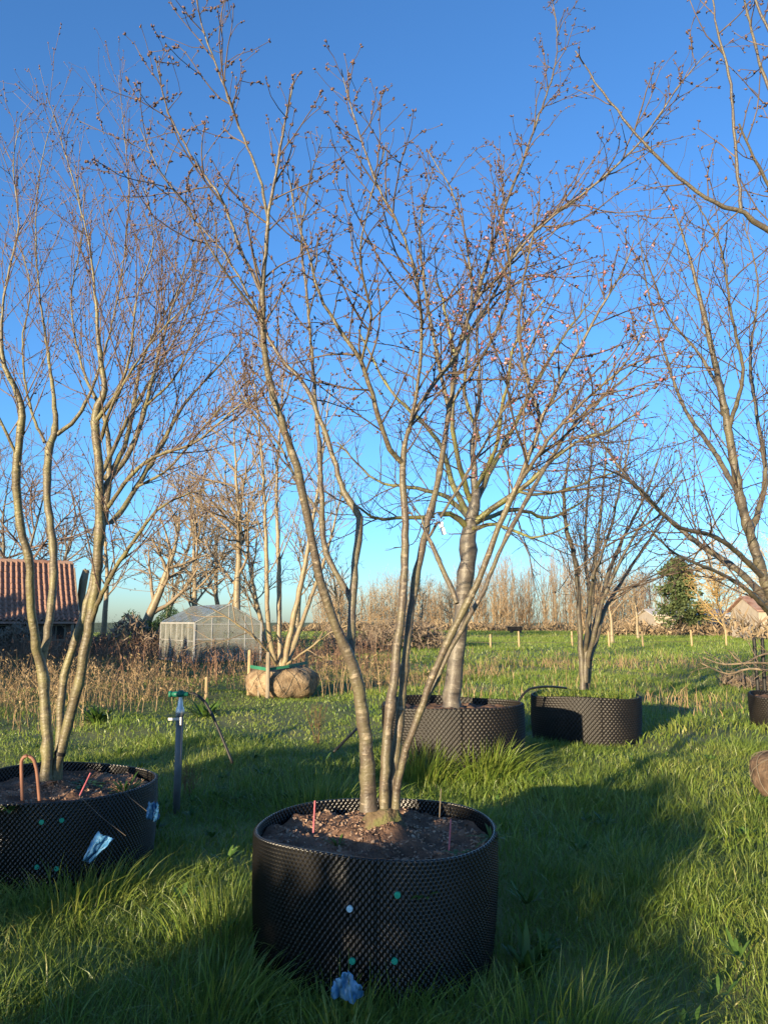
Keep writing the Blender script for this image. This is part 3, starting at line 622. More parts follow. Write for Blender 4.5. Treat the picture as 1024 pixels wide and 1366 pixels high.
# ------------------------------------------------------------------ root-balled trees
M_hess = mat('hessian', [(.13, .085, .05), (.24, .17, .10), (.36, .27, .17)], 7, 7, rough=.95, bump=1.0, bscale=30)
M_hess_dark = mat('dark_hessian', [(.07, .045, .03), (.13, .085, .055), (.2, .14, .09)], 8, 7, rough=.95, bump=1.0, bscale=30)
M_wire = mat('wire', [(.10, .08, .06), (.17, .14, .1)], 20, rough=.6)


def root_ball(x, y, rx, rz, label, mt, seed):
    g = np.random.default_rng(seed); z0 = float(hgt(x, y))
    root = empty('root_ball', (x, y, z0), label, 'root ball')
    nu, nv = 64, 22
    th = np.arange(nu) * 2 * np.pi / nu; v = np.linspace(-.5 * np.pi, .5 * np.pi, nv)
    TH, VV = np.meshgrid(th, v)
    se = lambda a, e: np.sign(a) * np.abs(a) ** e
    r = rx * se(np.cos(VV), .55) * (1 + .05 * np.sin(3 * TH + seed) + .03 * np.sin(7 * TH + VV * 3))
    z = rz * (1 + se(np.sin(VV), .75)) + .02 * np.sin(5 * TH) * np.cos(VV) - .03
    dn = g.normal(0, .008, r.shape); dn[:, 0] = 0
    V = np.stack([(r + dn) * np.cos(TH), (r + dn) * np.sin(TH), z], -1).reshape(-1, 3)
    i = np.arange(nv - 1)[:, None] * nu; j = np.arange(nu)[None]; j2 = (j + 1) % nu
    Fq = np.stack([i + j, i + j2, i + nu + j2, i + nu + j], -1).reshape(-1, 4)
    mesh_np('wrapping', V, Fq, mt, root)
    mb = Mesh()
    for d in (1, -1):
        for k in range(12):
            a0 = k * 2 * np.pi / 12; vv = np.linspace(-1.2, 1.25, 14); tt = a0 + d * (vv + 1.2) * .35
            rr = rx * se(np.cos(vv), .55) * (1 + .05 * np.sin(3 * tt + seed) + .03 * np.sin(7 * tt + vv * 3)) + .012
            mb.tube(np.stack([rr * np.cos(tt), rr * np.sin(tt), rz * (1 + se(np.sin(vv), .75)) + .02 * np.sin(5 * tt) * np.cos(vv) - .02], 1), .004, 4)
    tag(mb.build('wire_basket', M_wire, root), kind='stuff')
    POTS.append((x, y, rx * .95))
    return root


RBX, RBY = P(374, 925, 15.5)[0], 15.5
root_ball(RBX, RBY, .70, .32, 'pale hessian-wrapped root ball held between timber stakes', M_hess, 2)
root_ball(rb_base[0], 6.5, .42, .20, 'dark brown wrapped root ball at the foot of the leaning tree', M_hess_dark, 5)
RBT = [dict(per_m=4, t0=.2, ang=(20, 50), len=(.6, 2.2), fall=.4, segs=6, wob=.09, up=.07, r=.016, tip=.005, k=4),
       dict(per_m=4, t0=.15, ang=(20, 50), len=(.2, 1.0), fall=.4, segs=4, wob=.10, up=.07, r=.009, tip=.004, k=3),
       dict(per_m=4, t0=.1, ang=(20, 50), len=(.1, .4), fall=.4, segs=2, wob=.1, up=.05, r=.006, tip=.004, k=3)]
rb_stems = [
    (.3, [(372, 895, 0, 5), (364, 870, 0, 4.6), (357, 820, -.1, 4.3), (355, 740, -.2, 4), (352, 650, -.3, 3), (345, 560, -.4, 2), (335, 480, -.5, 1)]),
    (.3, [(375, 895, 0, 5), (373, 850, .1, 4.6), (372, 760, .2, 4.2), (369, 650, .3, 3), (375, 550, .4, 2), (380, 470, .5, 1)]),
    (.3, [(378, 895, 0, 5), (386, 850, -.1, 5), (399, 790, -.2, 4.6), (415, 710, -.3, 3.6), (428, 620, -.4, 2.4), (440, 520, -.5, 1)]),
    (.3, [(380, 895, 0, 5), (392, 860, .3, 4.6), (410, 810, .5, 4), (435, 740, .8, 3), (460, 640, 1, 1.4)]),
    (.3, [(370, 890, 0, 3), (350, 860, -.5, 2.4), (320, 835, -.8, 2), (280, 810, -1, 1.2)]),
    (.3, [(380, 888, 0, 2.6), (405, 870, -.4, 2.2), (440, 845, -.7, 1.6), (475, 830, -.9, 1)]),
]
traced_tree('multi_stem_tree', 'golden-barked multi-stem tree standing in the pale wrapped root ball', 'tree', None, RBY,
            (RBX, RBY, .60), rb_stems, RBT, M_bark5, M_twig_tan, 27)
M_timber = mat('timber', [(.28, .20, .11), (.42, .31, .17)], 4, 6, rough=.8, stretch=(8, 8, 1))
M_timber_grey = mat('weathered_timber', [(.17, .14, .10), (.30, .25, .18)], 4, 6, rough=.9, stretch=(8, 8, 1))
M_strap = mat('green_strap', [(.02, .12, .07), (.03, .18, .10)], 4, rough=.6)


def post(px, py_top, py_base, Y, w, label, name='timber_stake', mt=None, group=None, cat='stake'):
    p = P(px, py_base, Y); z0 = float(hgt(p[0], Y)); h = P(px, py_top, Y)[2] - z0
    root = empty(name, (p[0], Y, z0), label, cat, group)
    lean = rng.normal(0, .015, 2)
    mb = Mesh(); n = 8; a = np.arange(n) * 2 * np.pi / n
    prof = [(w * .5, -.1), (w * .5, h * .5), (w * .48, h - w * .4), (w * .36, h), (0.001, h + .004)]
    mb.lathe(prof, n); V = mb.V[0]; V[:, 0] += V[:, 2] * lean[0]; V[:, 1] += V[:, 2] * lean[1]
    mb.build('shaft', mt or M_timber, root)
    return root


post(332, 867, 912, 15.2, .07, 'pale timber stake at the greenhouse side of the root ball', group='stakes round the root ball')
post(357, 870, 925, 14.7, .08, 'timber stake in front of the root ball', group='stakes round the root ball', mt=M_timber_grey)
post(409, 863, 905, 16.4, .07, 'short timber stake behind the root ball', group='stakes round the root ball')
post(275, 903, 925, 14.6, .06, 'short pale peg among the dry weeds', group='stakes round the root ball')
post(345, 905, 926, 14.9, .05, 'short dark peg between the two timber stakes', mt=M_timber_grey)
mb = Mesh(); pa = P(333, 889, 15.2); pb = P(357, 893, 14.75); pc = P(385, 889, 15.0); pd = P(409, 884, 16.3)
mb.bar(pa, pb, .02, .06); mb.bar(pb, pc, .02, .05); mb.bar(pc, pd, .02, .06)
tag(mb.build('tie_strap', M_strap), 'green strap tied between the stakes over the root ball', 'strap')

# ------------------------------------------------------------------ standpipe and hoses
M_grey = mat('grey_pipe', [(.10, .10, .10), (.16, .16, .155)], 10, rough=.5)
M_alu = mat('aluminium', [(.45, .45, .44), (.58, .57, .55)], 15, rough=.4, metal=.7)
M_gfit = mat('green_fitting', [(.01, .10, .065), (.015, .14, .09)], 10, rough=.4)
M_hose = mat('black_hose', [(.012, .012, .012), (.022, .021, .02)], 10, rough=.5)
sb = P(237, 1040, 6.1); sx, sy = sb[0], 6.1; sz0 = float(hgt(sx, sy))
sp_ = empty('standpipe', (sx, sy, sz0), 'grey water standpipe with metal valve and green coupling in the grass', 'standpipe')
zt = P(237, 955, 6.1)[2] - sz0
Mesh().lathe([(.001, -.1), (.028, -.1), (.028, zt), (.001, zt + .002)], 16).build('pipe', M_grey, sp_, True)
Mesh().lathe([(.001, zt), (.034, zt), (.036, zt + .03), (.03, zt + .06), (.022, zt + .075), (.02, zt + .11), (.014, zt + .13), (.014, zt + .17), (.001, zt + .171)], 14).build('valve_body', M_alu, sp_, True)
Mesh().box((-.03, -.03, zt - .02), (.10, .012, .018)).box((.015, -.032, zt - .035), (.012, .01, .06)).build('valve_lever', M_alu, sp_)
mb = Mesh(); zc = zt + .165
mb.tube([(-.075, 0, zc), (-.03, 0, zc), (.06, 0, zc)], [.017, .022, .018], 10)
mb.tube([(-.09, 0, zc), (-.07, 0, zc)], .024, 10); mb.tube([(0, 0, zc - .02), (0, 0, zc + .03)], .02, 10)
mb.build('hose_coupling', M_gfit, sp_, True)


def hose(name, pts, r, mt, label, cat='hose', k=8):
    q = catmull(np.array(pts, float), .04); return tag(Mesh().tube(q, r, k).build(name, mt, None, True), label, cat)


hose('water_hose', [P(246, 926, 6.1), P(258, 925, 6.1), P(272, 935, 6.05), (P(285, 958, 6.0)), P(298, 988, 5.95), P(310, 1018, 5.9)], .011, M_hose, 'black hose arching from the standpipe coupling into the grass')
hose('irrigation_hose', [P(676, 985, 8.9), P(684, 962, 9.0), P(692, 935, 9.1), P(703, 921, 9.2), P(716, 917, 9.35), P(735, 916, 9.6), P(755, 918, 9.9)], .014, M_hose, 'black hose looping from the grass up over the grass-topped pot rim')
hose('hose_piece', [P(445, 1003, 7.0), P(458, 990, 7.1), P(468, 980, 7.2), P(476, 972, 7.3)], .012, M_hose, 'short length of black hose sticking out of the grass')
M_brown = mat('brown_hose', [(.17, .075, .045), (.25, .12, .075)], 10, rough=.5)
hz = soil2(-.1, -.3)
hp = [P(33, 1042, 4.55), P(29, 1025, 4.55), P(30, 1013, 4.55), P(36, 1008, 4.55), P(43, 1011, 4.55), P(49, 1025, 4.55), P(56, 1048, 4.55)]
hp[0][2] = min(hp[0][2], hz) - .03; hp[-1][2] = min(hp[-1][2], hz) - .03
hose('watering_tube', hp, .0105, M_brown, 'brown bent tube sticking up from the soil beside the olive-grey stems')

# small things in and on the pots
M_pink = mat('pink_stick', [(.42, .10, .12), (.5, .16, .18)], 10, rough=.6)


def stick(px0, py0, px1, py1, Y, r, mt, name, label, group, surf=None):
    a = P(px0, py0, Y); b = P(px1, py1, Y); d = (b - a) / np.linalg.norm(b - a)
    if surf is not None: a[2] = surf - .02
    mb = Mesh(); mb.tube([a, (a + b) / 2, b], [r, r, r * .9], 6)
    return tag(mb.build(name, mt), label, 'stick', group)


stick(418, 1092, 420, 1068, 3.72, .0038, M_pink, 'marker_stick', 'pink stick in the lit soil by the cherry stems', None, soil1(-.3, -.1))
stick(598, 1110, 601, 1093, 3.48, .0038, M_pink, 'marker_stick', 'pink stick by the weed at the cherry pot rim', None, soil1(.32, -.28))
stick(104, 1048, 121, 1031, 4.7, .004, M_pink, 'marker_stick', 'slanting pink stick in the soil of the brown-hose pot', None, soil2(.1, -.4))
stick(585, 1075, 588, 1052, 3.95, .003, M_wire, 'wire_peg', 'thin dark wire peg at the cherry pot far rim', None, soil1(.3, .27))
# guy wires
def wire(a, b, label, r=.0012):
    a = np.array(a); b = np.array(b); m = (a + b) / 2; m[2] -= .01
    return tag(Mesh().tube([a, m, b], r, 4).build('guy_wire', M_wire), label, 'wire', None)
wire(P(154, 1043, 4.42), P(196, 1082, 4.32), 'thin wire from the brown-hose pot rim down to the blue bag at its side')
wire(P(104, 1060, 4.31), P(168, 1115, 4.2), 'thin wire slanting across the side of the brown-hose pot')
wire(P(632, 1108, 3.36), P(652, 1140, 3.42), 'thin wire from the cherry pot rim down its flank')
# trunk band and tags
def ring(c, d, r, h, mt, label, name='trunk_band', cat='band'):
    d = np.asarray(d, float); d /= np.linalg.norm(d); c = np.asarray(c, float)
    o = Mesh().tube([c - d * h / 2, c + d * h / 2], r, 16, False).build(name, mt, None, True)
    return tag(o, label, cat)
ring(P(80.3, 1005, 4.95), P(90, 975, 4.95) - P(77, 1018, 4.95), 7.4 * PXW(1005, 4.95), .022, M_hose, 'black band round the olive-grey stem beside the brown tube')
M_blue = mat('blue_film', [(.03, .13, .30), (.07, .24, .46), (.16, .38, .60)], 9, 6, rough=.3, bump=.9, bscale=22, trans=.25)
M_whitetag = mat('white_tag', [(.6, .6, .56), (.75, .74, .7)], 5, rough=.6)
M_bluetag = mat('blue_tag', [(.03, .14, .42), (.05, .2, .5)], 5, rough=.5)
def strip(pts, w, mt, label, name, cat, th=.0015):
    q = np.asarray(pts, float); mb = Mesh()
    for a, b in zip(q[:-1], q[1:]): mb.bar(a, b, w, th, up=(.3, 1, .1))
    return tag(mb.build(name, mt), label, cat)
tgr = empty('label_tag', P(583, 690, 3.9), 'blue and white paper tag tied to a cherry stem', 'tag')
oo = P(583, 690, 3.9)
m1 = Mesh(); m1.bar(P(581, 686, 3.9) - oo, P(588, 698, 3.88) - oo, .022, .002, up=(.3, 1, .1)); m1.build('blue_half', M_bluetag, tgr)
m1 = Mesh(); m1.bar(P(587.5, 697, 3.88) - oo, P(592, 713, 3.87) - oo, .022, .003, up=(.3, 1, .1)); m1.build('white_half', M_whitetag, tgr)
strip([P(146, 700, 4.78), P(145, 710, 4.77), P(148, 722, 4.76)], .045, M_bluetag, 'dark blue tag hanging on the olive-grey forked tree', 'label_tag', 'tag')


def film(top, bot, Y, label, seed, fold=.009):
    """folded plastic film hanging between two edges given in the photo"""
    g = np.random.default_rng(seed); n, m = 17, 9
    def edge(e):
        e = np.array([P(a, b, Y) for a, b in e]); t = np.linspace(0, len(e) - 1, n)
        return np.stack([np.interp(t, np.arange(len(e)), e[:, k]) for k in range(3)], 1)
    A, B = edge(top), edge(bot); V = []
    for r in range(m):
        f = r / (m - 1)
        for c in range(n):
            p = A[c] * (1 - f) + B[c] * f
            p = p + np.array([g.normal(0, .003), fold * (1.5 * math.sin(c * .55 + 2.2 * f + seed) + .5 * math.sin(c * 1.5 - 5 * f)) + g.normal(0, .006), g.normal(0, .003)])
            V.append(p)
    V = np.array(V); V[:, 2] = np.maximum(V[:, 2], hgt(V[:, 0], V[:, 1]) + .01)
    Fq = np.array([[r * n + c, r * n + c + 1, (r + 1) * n + c + 1, (r + 1) * n + c] for r in range(m - 1) for c in range(n - 1)])
    o = mesh_np('plastic_bag', V, Fq, M_blue, None, True)
    md = o.modifiers.new('thickness', 'SOLIDIFY'); md.thickness = .0025
    return tag(o, label, 'bag')


film([(129, 1110), (140, 1114), (152, 1119)], [(111, 1146), (116, 1150), (122, 1150)], 4.12, 'blue plastic bag lying on the grass below the brown-hose pot', 1)
film([(198, 1071), (206, 1070), (214, 1074)], [(196, 1090), (204, 1095), (211, 1094)], 4.45, 'blue plastic bag tied against the right flank of the brown-hose pot', 2)
film([(447, 1306), (458, 1296), (470, 1302), (483, 1315)], [(440, 1330), (455, 1334), (470, 1334), (482, 1332)], 2.98, 'blue plastic bag half hidden in the grass before the cherry pot', 3)


# ------------------------------------------------------------------ leafy little plants
def leaf_mesh(g, n, L, W_, spread, up=.5, z=0.0):
    """rosette of n folded leaves"""
    V = []; Fs = []
    for i in range(n):
        a = g.uniform(0, 6.283); l = L * g.uniform(.6, 1.1); w = W_ * g.uniform(.7, 1.1); e = up * g.uniform(.4, 1.3)
        d = np.array([math.cos(a), math.sin(a), 0]); s = np.array([-math.sin(a), math.cos(a), 0]); b = d * spread * g.random()
        for k, (t, ww) in enumerate(((0, .15), (.35, 1), (.7, .8), (1, .05))):
            p = b + d * l * t + np.array([0, 0, z + l * e * t - l * .6 * t * t])
            V += [p - s * w * ww / 2, p + np.array([0, 0, -w * .15 * ww]), p + s * w * ww / 2]
        o = i * 12
        for k in range(3):
            for m in range(2): Fs.append([o + k * 3 + m, o + k * 3 + m + 1, o + k * 3 + 4 + m, o + k * 3 + 3 + m])
    return np.array(V), np.array(Fs)


def plant(name, loc, n, L, W_, label, spread=.02, up=.7, seed=0, mt=None, cat='plant', group=None):
    g = np.random.default_rng(seed); r = empty(name, loc, label, cat, group)
    V, Fs = leaf_mesh(g, n, L, W_, spread, up)
    mesh_np('leaves', V, Fs, mt or M_leaf, r, True, attrs={'rnd': np.repeat(g.random(n), 12)}); return r


plant('soil_weed', (C1[0] + .36, C1[1] - .27, soil1(.36, -.27)), 16, .06, .022, 'grey-green weed rosette on soil by the right-hand pink stick', seed=1)
plant('soil_weed', (C1[0] - .16, C1[1] - .12, soil1(-.16, -.12)), 18, .05, .01, 'small grassy weed on soil at the foot of the cherry stems', seed=2, up=1.2)
plant('soil_weed', (C2[0] + .45, C2[1] - .05, soil2(.45, -.05)), 26, .11, .016, 'weed tuft at the edge of the brown-hose pot', seed=3, up=1.2, spread=.06)
plant('soil_weed', (C2[0] + .16, C2[1] + .12, soil2(.16, .12)), 22, .07, .03, 'low leafy weed behind the olive-grey stems in their pot', seed=4, up=.6, spread=.1)
plant('side_weed', P(15, 1080, 4.27), 9, .09, .045, 'broad-leaved weed growing out of the side of the brown-hose pot', seed=5, up=.9)
plant('side_weed', P(567, 1195, 3.15), 4, .05, .02, 'yellow-green leaf sprouting from the cherry pot side', seed=6, up=.5)
plant('side_weed', P(655, 1122, 3.55), 22, .10, .012, 'pale grass tuft sprouting from the flank of the cherry pot', seed=7, up=.9)
pdx = P(130, 955, 11.0); plant('dock_plant', (pdx[0], 11, float(hgt(pdx[0], 11))), 60, .26, .06, 'dark green broad-leaved dock plant before the dry weeds', seed=8, up=1.3, spread=.1)
pdx = P(275, 935, 11.8); plant('dock_plant', (pdx[0], 11.8, float(hgt(pdx[0], 11.8))), 50, .24, .055, 'dark green dock plant behind the standpipe hose', seed=9, up=1.3, spread=.15)
pdx = P(640, 1240, 3.45); plant('dock_plant', (.62, 3.55, float(hgt(.62, 3.55))), 40, .09, .035, 'leafy weed climbing at the foot of the cherry pot', seed=10, up=2.0, spread=.05)

# ------------------------------------------------------------------ grass
def blades(n, xy, length, width, lean, g, segs):
    """curved tapering blades: xy (n,2) roots"""
    z = hgt(xy[:, 0], xy[:, 1]) - .01
    base = np.column_stack([xy, z])
    d = np.column_stack([lean, np.zeros(n)]); mag = np.linalg.norm(lean, axis=1, keepdims=True) + 1e-6
    dn = d / mag
    sa = g.uniform(0, np.pi, n); s = np.column_stack([np.cos(sa), np.sin(sa), np.zeros(n)])
    t = np.linspace(0, 1, segs + 1)
    out = mag * length[:, None] * (t ** 1.8)[None]                       # horizontal travel
    droop = np.clip(mag, 0, 1.3) * .42
    up = length[:, None] * (t[None] - droop * t[None] ** 2.4)
    C = base[:, None] + dn[:, None] * out[:, :, None]; C[:, :, 2] += up
    wt = width[:, None] * np.clip(1.0 - t ** 2.2, 0, 1)[None]; wt[:, 0] *= .7
    A = C - s[:, None] * wt[:, :, None] / 2; B = C + s[:, None] * wt[:, :, None] / 2
    # last ring collapses to one point
    m = 2 * segs + 1
    V = np.empty((n, m, 3)); V[:, 0:2 * segs:2] = A[:, :segs]; V[:, 1:2 * segs:2] = B[:, :segs]; V[:, 2 * segs] = C[:, segs]
    q = np.array([[2 * i, 2 * i + 1, 2 * i + 3, 2 * i + 2] for i in range(segs - 1)]).reshape(-1, 4)
    tr = np.array([[2 * segs - 2, 2 * segs - 1, 2 * segs]])
    off = (np.arange(n) * m)[:, None, None]
    return V.reshape(-1, 3), (q[None] + off).reshape(-1, 4) if len(q) else None, (tr[None] + off).reshape(-1, 3), m


def free(xy):
    ok = np.ones(len(xy), bool)
    for x, y, r in POTS: ok &= np.hypot(xy[:, 0] - x, xy[:, 1] - y) > r
    return ok


def lush(x, y):
    """0 = short sward, 1 = long tussocks"""
    v = .5 + .28 * np.sin(x * 1.9 + 1.3 * np.sin(y * 1.1)) * np.sin(y * 1.5 + .8) + .22 * np.sin(x * .7 + y * .9 + 1) + .15 * np.sin(x * 4.1 - y * 3.7)
    v = v - .55 * np.clip((y - 6.2) / 3, 0, 1) * np.clip((1.2 - x) / 2, 0, 1)      # mown strip on the left beyond the pots
    return np.clip(v, 0.02, 1)


def grass_zone(name, d0, d1, dens, l0, l1, w, segs, seed, label, clump=.085, per=18, mt=None, fx=.56):
    g = np.random.default_rng(seed)
    area = (d1 ** 2 - d0 ** 2) * fx + 2 * 1.0 * (d1 - d0)
    nc = int(area * dens / per)
    y = np.sqrt(g.uniform(d0 ** 2, d1 ** 2, nc)); x = g.uniform(-1, 1, nc) * (fx * y + 1.0)
    lu = lush(x, y); keep = g.random(nc) < .72 + .28 * lu; x, y, lu = x[keep], y[keep], lu[keep]; nc = len(x)
    cl = g.normal(0, .30, (nc, 2)) + np.array([.10, .05]); ch = (l0 + (l1 - l0) * lu) * g.uniform(.7, 1.25, nc); cr = g.random(nc)
    n = nc * per; ci = np.repeat(np.arange(nc), per)
    off = g.normal(0, clump, (n, 2)); xy = np.column_stack([x, y])[ci] + off
    ok = free(xy); xy, off, ci = xy[ok], off[ok], ci[ok]; n = len(xy)
    lean = cl[ci] + off / clump * .32 + g.normal(0, .18, (n, 2))
    ln = ch[ci] * g.uniform(.45, 1.15, n); wd = w * g.choice([.6, .9, 1.1, 1.7], n, p=[.3, .35, .25, .1]) * g.uniform(.8, 1.2, n)
    V, q, t, m = blades(n, xy, ln, wd, lean, g, segs)
    patch = .5 + .5 * np.sin(xy[:, 0] * 1.1 + 2 * np.sin(xy[:, 1] * .6)) * np.sin(xy[:, 1] * .9 + 1)
    rnd = np.clip(.40 * cr[ci] + .30 * g.random(n) + .25 * patch + (g.random(n) < .05) * .4, 0, 1)
    o = mesh_np(name, V, [f for f in (q, t) if f is not None], mt or M_grass, None, True, attrs={'rnd': np.repeat(rnd, m)})
    return tag(o, label, 'grass', kind='stuff')


grass_zone('long_grass', 1.6, 4.8, 5600, .075, .19, .0044, 3, 31, 'long lush grass tussocks round the nearest pots')
grass_zone('meadow_grass', 4.8, 9.5, 2350, .06, .2, .0068, 3, 32, 'meadow grass between the potted trees', clump=.12)
grass_zone('far_grass', 9.5, 22, 480, .06, .21, .014, 2, 33, 'grass stretching back to the dry weeds', clump=.2)
grass_zone('field_grass', 22, 62, 70, .12, .28, .05, 1, 34, 'open field grass beyond the pots', clump=.5)


grass_zone('distant_grass', 61, 112, 13, .15, .35, .12, 1, 35, 'distant field grass running up to the far wood', clump=.9)


def tuft(xy0, n, L, wid, spread, seed, lean=(0, 0), name='grass_tussock', label=None, mt=None, out=.75):
    g = np.random.default_rng(seed); off = g.normal(0, spread, (n, 2)); xy = np.array(xy0) + off
    ok = free(xy); off = off[ok]; xy = xy[ok]; n = len(xy)
    lean = off / spread * out * .5 + np.array(lean) + g.normal(0, .18, (n, 2))
    V, q, t, m = blades(n, xy, L * g.uniform(.5, 1.15, n), wid * g.uniform(.6, 1.3, n), lean, g, 5)
    o = mesh_np(name, V, [q, t], mt or M_grass, None, True, attrs={'rnd': np.repeat(np.clip(.25 + .6 * g.random(n), 0, 1), m)})
    return tag(o, label, 'grass', kind='stuff')


tuft((.42, 7.35), 460, .42, .009, .17, 1, (.15, -.15), label='tall arching grass tussock against the dusty pot')
tuft((1.02, 7.45), 560, .44, .009, .17, 2, (.25, -.2), label='tall arching grass tussock at the dusty pot corner')
tuft((-.5, 6.3), 420, .28, .008, .22, 3, (.1, 0), label='bright grass tussock beside the cherry stems')
tuft((-.14, 2.78), 420, .20, .005, .12, 14, (.1, .05), label='short dark grass tuft round the blue bag before the cherry pot')
tuft((-.05, 2.98), 320, .24, .005, .2, 4, (.1, -.25), label='dark grass tussock at the foot of the cherry pot')
tuft((-.55, 3.1), 420, .27, .005, .16, 5, (.4, -.05), label='long grass tussock leaning on the cherry pot')
tuft((-.75, 3.75), 360, .28, .005, .15, 6, (-.05, 0), label='sunlit grass tussock left of the cherry pot')
tuft((.75, 3.0), 380, .25, .005, .2, 7, (.3, 0), label='grass tussock right of the cherry pot foot')
tuft((-1.55, 4.25), 420, .27, .006, .2, 8, (.2, -.1), label='grass tussock round the blue bags')
# grass growing on top of pot 4
g4 = np.random.default_rng(77); n4 = 1500; a4 = g4.uniform(0, 6.283, n4); r4 = np.sqrt(g4.random(n4)) * .62
xy4 = np.column_stack([r4 * np.cos(a4), r4 * np.sin(a4)])
V4, q4, tr4, m4 = blades(n4, xy4 + np.array(C4), g4.uniform(.06, .18, n4), np.full(n4, .011), g4.normal(0, .55, (n4, 2)) + xy4 * .5, g4, 3)
V4[:, 2] += np.repeat(soil4(0, 0) - hgt(xy4[:, 0] + C4[0], xy4[:, 1] + C4[1]), m4)
tag(mesh_np('pot_grass', V4, [q4, tr4], M_grass, None, True, attrs={'rnd': np.repeat(g4.random(n4), m4)}), 'grass covering the top of the vase-shaped tree pot', 'grass', kind='stuff')


gw = np.random.default_rng(55); VW, FW, RW, nw = [], [], [], 0
for _ in range(110):
    yy = gw.uniform(2.2, 8.5); xx = gw.uniform(-.6, .6) * (yy + 1)
    if not free(np.array([[xx, yy]]))[0]: continue
    v_, f_ = leaf_mesh(gw, 14, gw.uniform(.035, .075), gw.uniform(.014, .028), .04, 1.5, .05)
    VW.append(v_ + np.array([xx, yy, float(hgt(xx, yy))])); FW.append(f_ + nw); nw += len(v_); RW.append(np.repeat(gw.random(14), 12))
tag(mesh_np('broadleaf_weeds', np.concatenate(VW), np.concatenate(FW), M_leaf, None, True, attrs={'rnd': np.concatenate(RW)}), 'small broad-leaved weeds scattered through the grass', 'weeds', kind='stuff')
# dry weeds and straw
def stalks(name, rects, dens, h0, h1, mt, label, seed, w=.008, head=True, cat='weeds'):
    g = np.random.default_rng(seed); Vs = []; qs = []; ts = []; rn = []; n0 = 0
    for (x0, x1, y0, y1, k) in rects:
        n = int((x1 - x0) * (y1 - y0) * dens * k); xy = np.column_stack([g.uniform(x0, x1, n), g.uniform(y0, y1, n)])
        pt = np.sin(xy[:, 0] * 2.3 + xy[:, 1]) * np.sin(xy[:, 1] * 1.7 - xy[:, 0] * .8)
        ok = free(xy) & (g.random(n) < .6 + .5 * pt); xy = xy[ok]; pt = pt[ok]; n = len(xy)
        ln = g.uniform(h0, h1, n) * (.8 + .3 * pt)
        V, q, t, m = blades(n, xy, ln, w * g.uniform(.6, 1.5, n), g.normal(0, .28, (n, 2)), g, 2)
        Vs.append(V); qs.append(q + n0); ts.append(t + n0); rn.append(np.repeat(g.random(n), m)); n0 += len(V)
        if head:   # seed-head flecks round the upper half of each stalk
            kf = 9; tips = V.reshape(n, m, 3); a = tips[:, 2]; b = tips[:, 4]
            f = g.uniform(.0, 1.0, (n, kf, 1)); c = a[:, None] * (1 - f) + b[:, None] * f + g.normal(0, .022, (n, kf, 3)) * (ln[:, None, None] + .2)
            c = c.reshape(-1, 3); s = g.uniform(.008, .028, (len(c), 1)); d1 = g.normal(size=(len(c), 3)) * s; d2 = g.normal(size=(len(c), 3)) * s * .5
            d1[:, 2] += s[:, 0]
            Vh = np.stack([c - d1 * .5, c + d2, c + d1], 1).reshape(-1, 3)
            Vs.append(Vh); ts.append(np.arange(len(Vh)).reshape(-1, 3) + n0); rn.append(np.repeat(g.random(len(c)), 3)); n0 += len(Vh)
    o = mesh_np(name, np.concatenate(Vs), [np.concatenate(qs), np.concatenate(ts)], mt, None, False, attrs={'rnd': np.concatenate(rn)})
    return tag(o, label, cat, kind='stuff')


stalks('dry_dock_weeds', [(-11, -2.0, 17.5, 24, 1), (-3, .4, 20, 26, 1.0), (-16, -8, 20, 30, .8)], 26, .7, 1.35, M_dock, 'dense dark brown dead dock stalks before the greenhouse', 41, .014)
stalks('dry_straw', [(-7.5, -3.4, 12.8, 16.5, 1), (-3.4, -1.2, 16.6, 18, .6), (-9, -4, 10.3, 12.2, .5), (-1.6, 1.0, 15, 19, .45)], 90, .4, 1.05, M_straw, 'pale dead grass and weed stalks along the lawn edge', 42, .010)
stalks('straw_patch', [(1.0, 5, 13.5, 15.5, .5), (1.5, 3.2, 19, 22, .9), (-.5, 2.0, 17, 20, .7), (4.6, 7.5, 12.0, 14.5, .6), (5, 12, 22, 27, .35), (2, 6, 24, 27, .5), (-1, 12, 15, 34, .07)], 80, .18, .5, M_straw, 'patches of pale straw in the rough meadow', 43, .014, False)
stalks('brown_thicket', [(-14, 0, 30, 36, 1), (-2, 4, 40, 46, .7)], 9, .9, 2.0, M_scrub, 'brown bramble thicket behind the greenhouse', 44, .03)
# dead seedling stalk in the grass
for k, (px, py0, py1, Y, lb) in enumerate([(424, 985, 925, 9.2, 'single dry brown seed stalk in the lawn by the cherry stems'), (250, 1035, 985, 6.6, 'withered brown weed behind the standpipe')]):
    g = np.random.default_rng(90 + k); W = Wood(); p = P(px, py0, Y); h = (py0 - py1) * PXW(py0, Y); p[2] = float(hgt(p[0], Y)) - .02
    for i in range(9):
        d = np.array([g.normal(0, .12), g.normal(0, .12), 1.0]); q = [p + g.normal(0, .015, 3) * np.array([1, 1, 0])]
        for j in range(5): d = d + g.normal(0, .10, 3); d /= np.linalg.norm(d); q.append(q[-1] + d * h * g.uniform(.7, 1.1) / 5)
        q = np.array(q); rr = np.linspace(.004, .002, 6); W.add(q, rr, 3)
        grow(W, q, rr, [dict(per_m=50, t0=.4, ang=(20, 50), len=(.02, .09), segs=2, wob=.1, up=.05, r=.0035, tip=.002, k=3)], 0, g, None)
    r = empty('dry_weed', p, lb, 'weed'); W.build('stalks', M_straw, r, p)

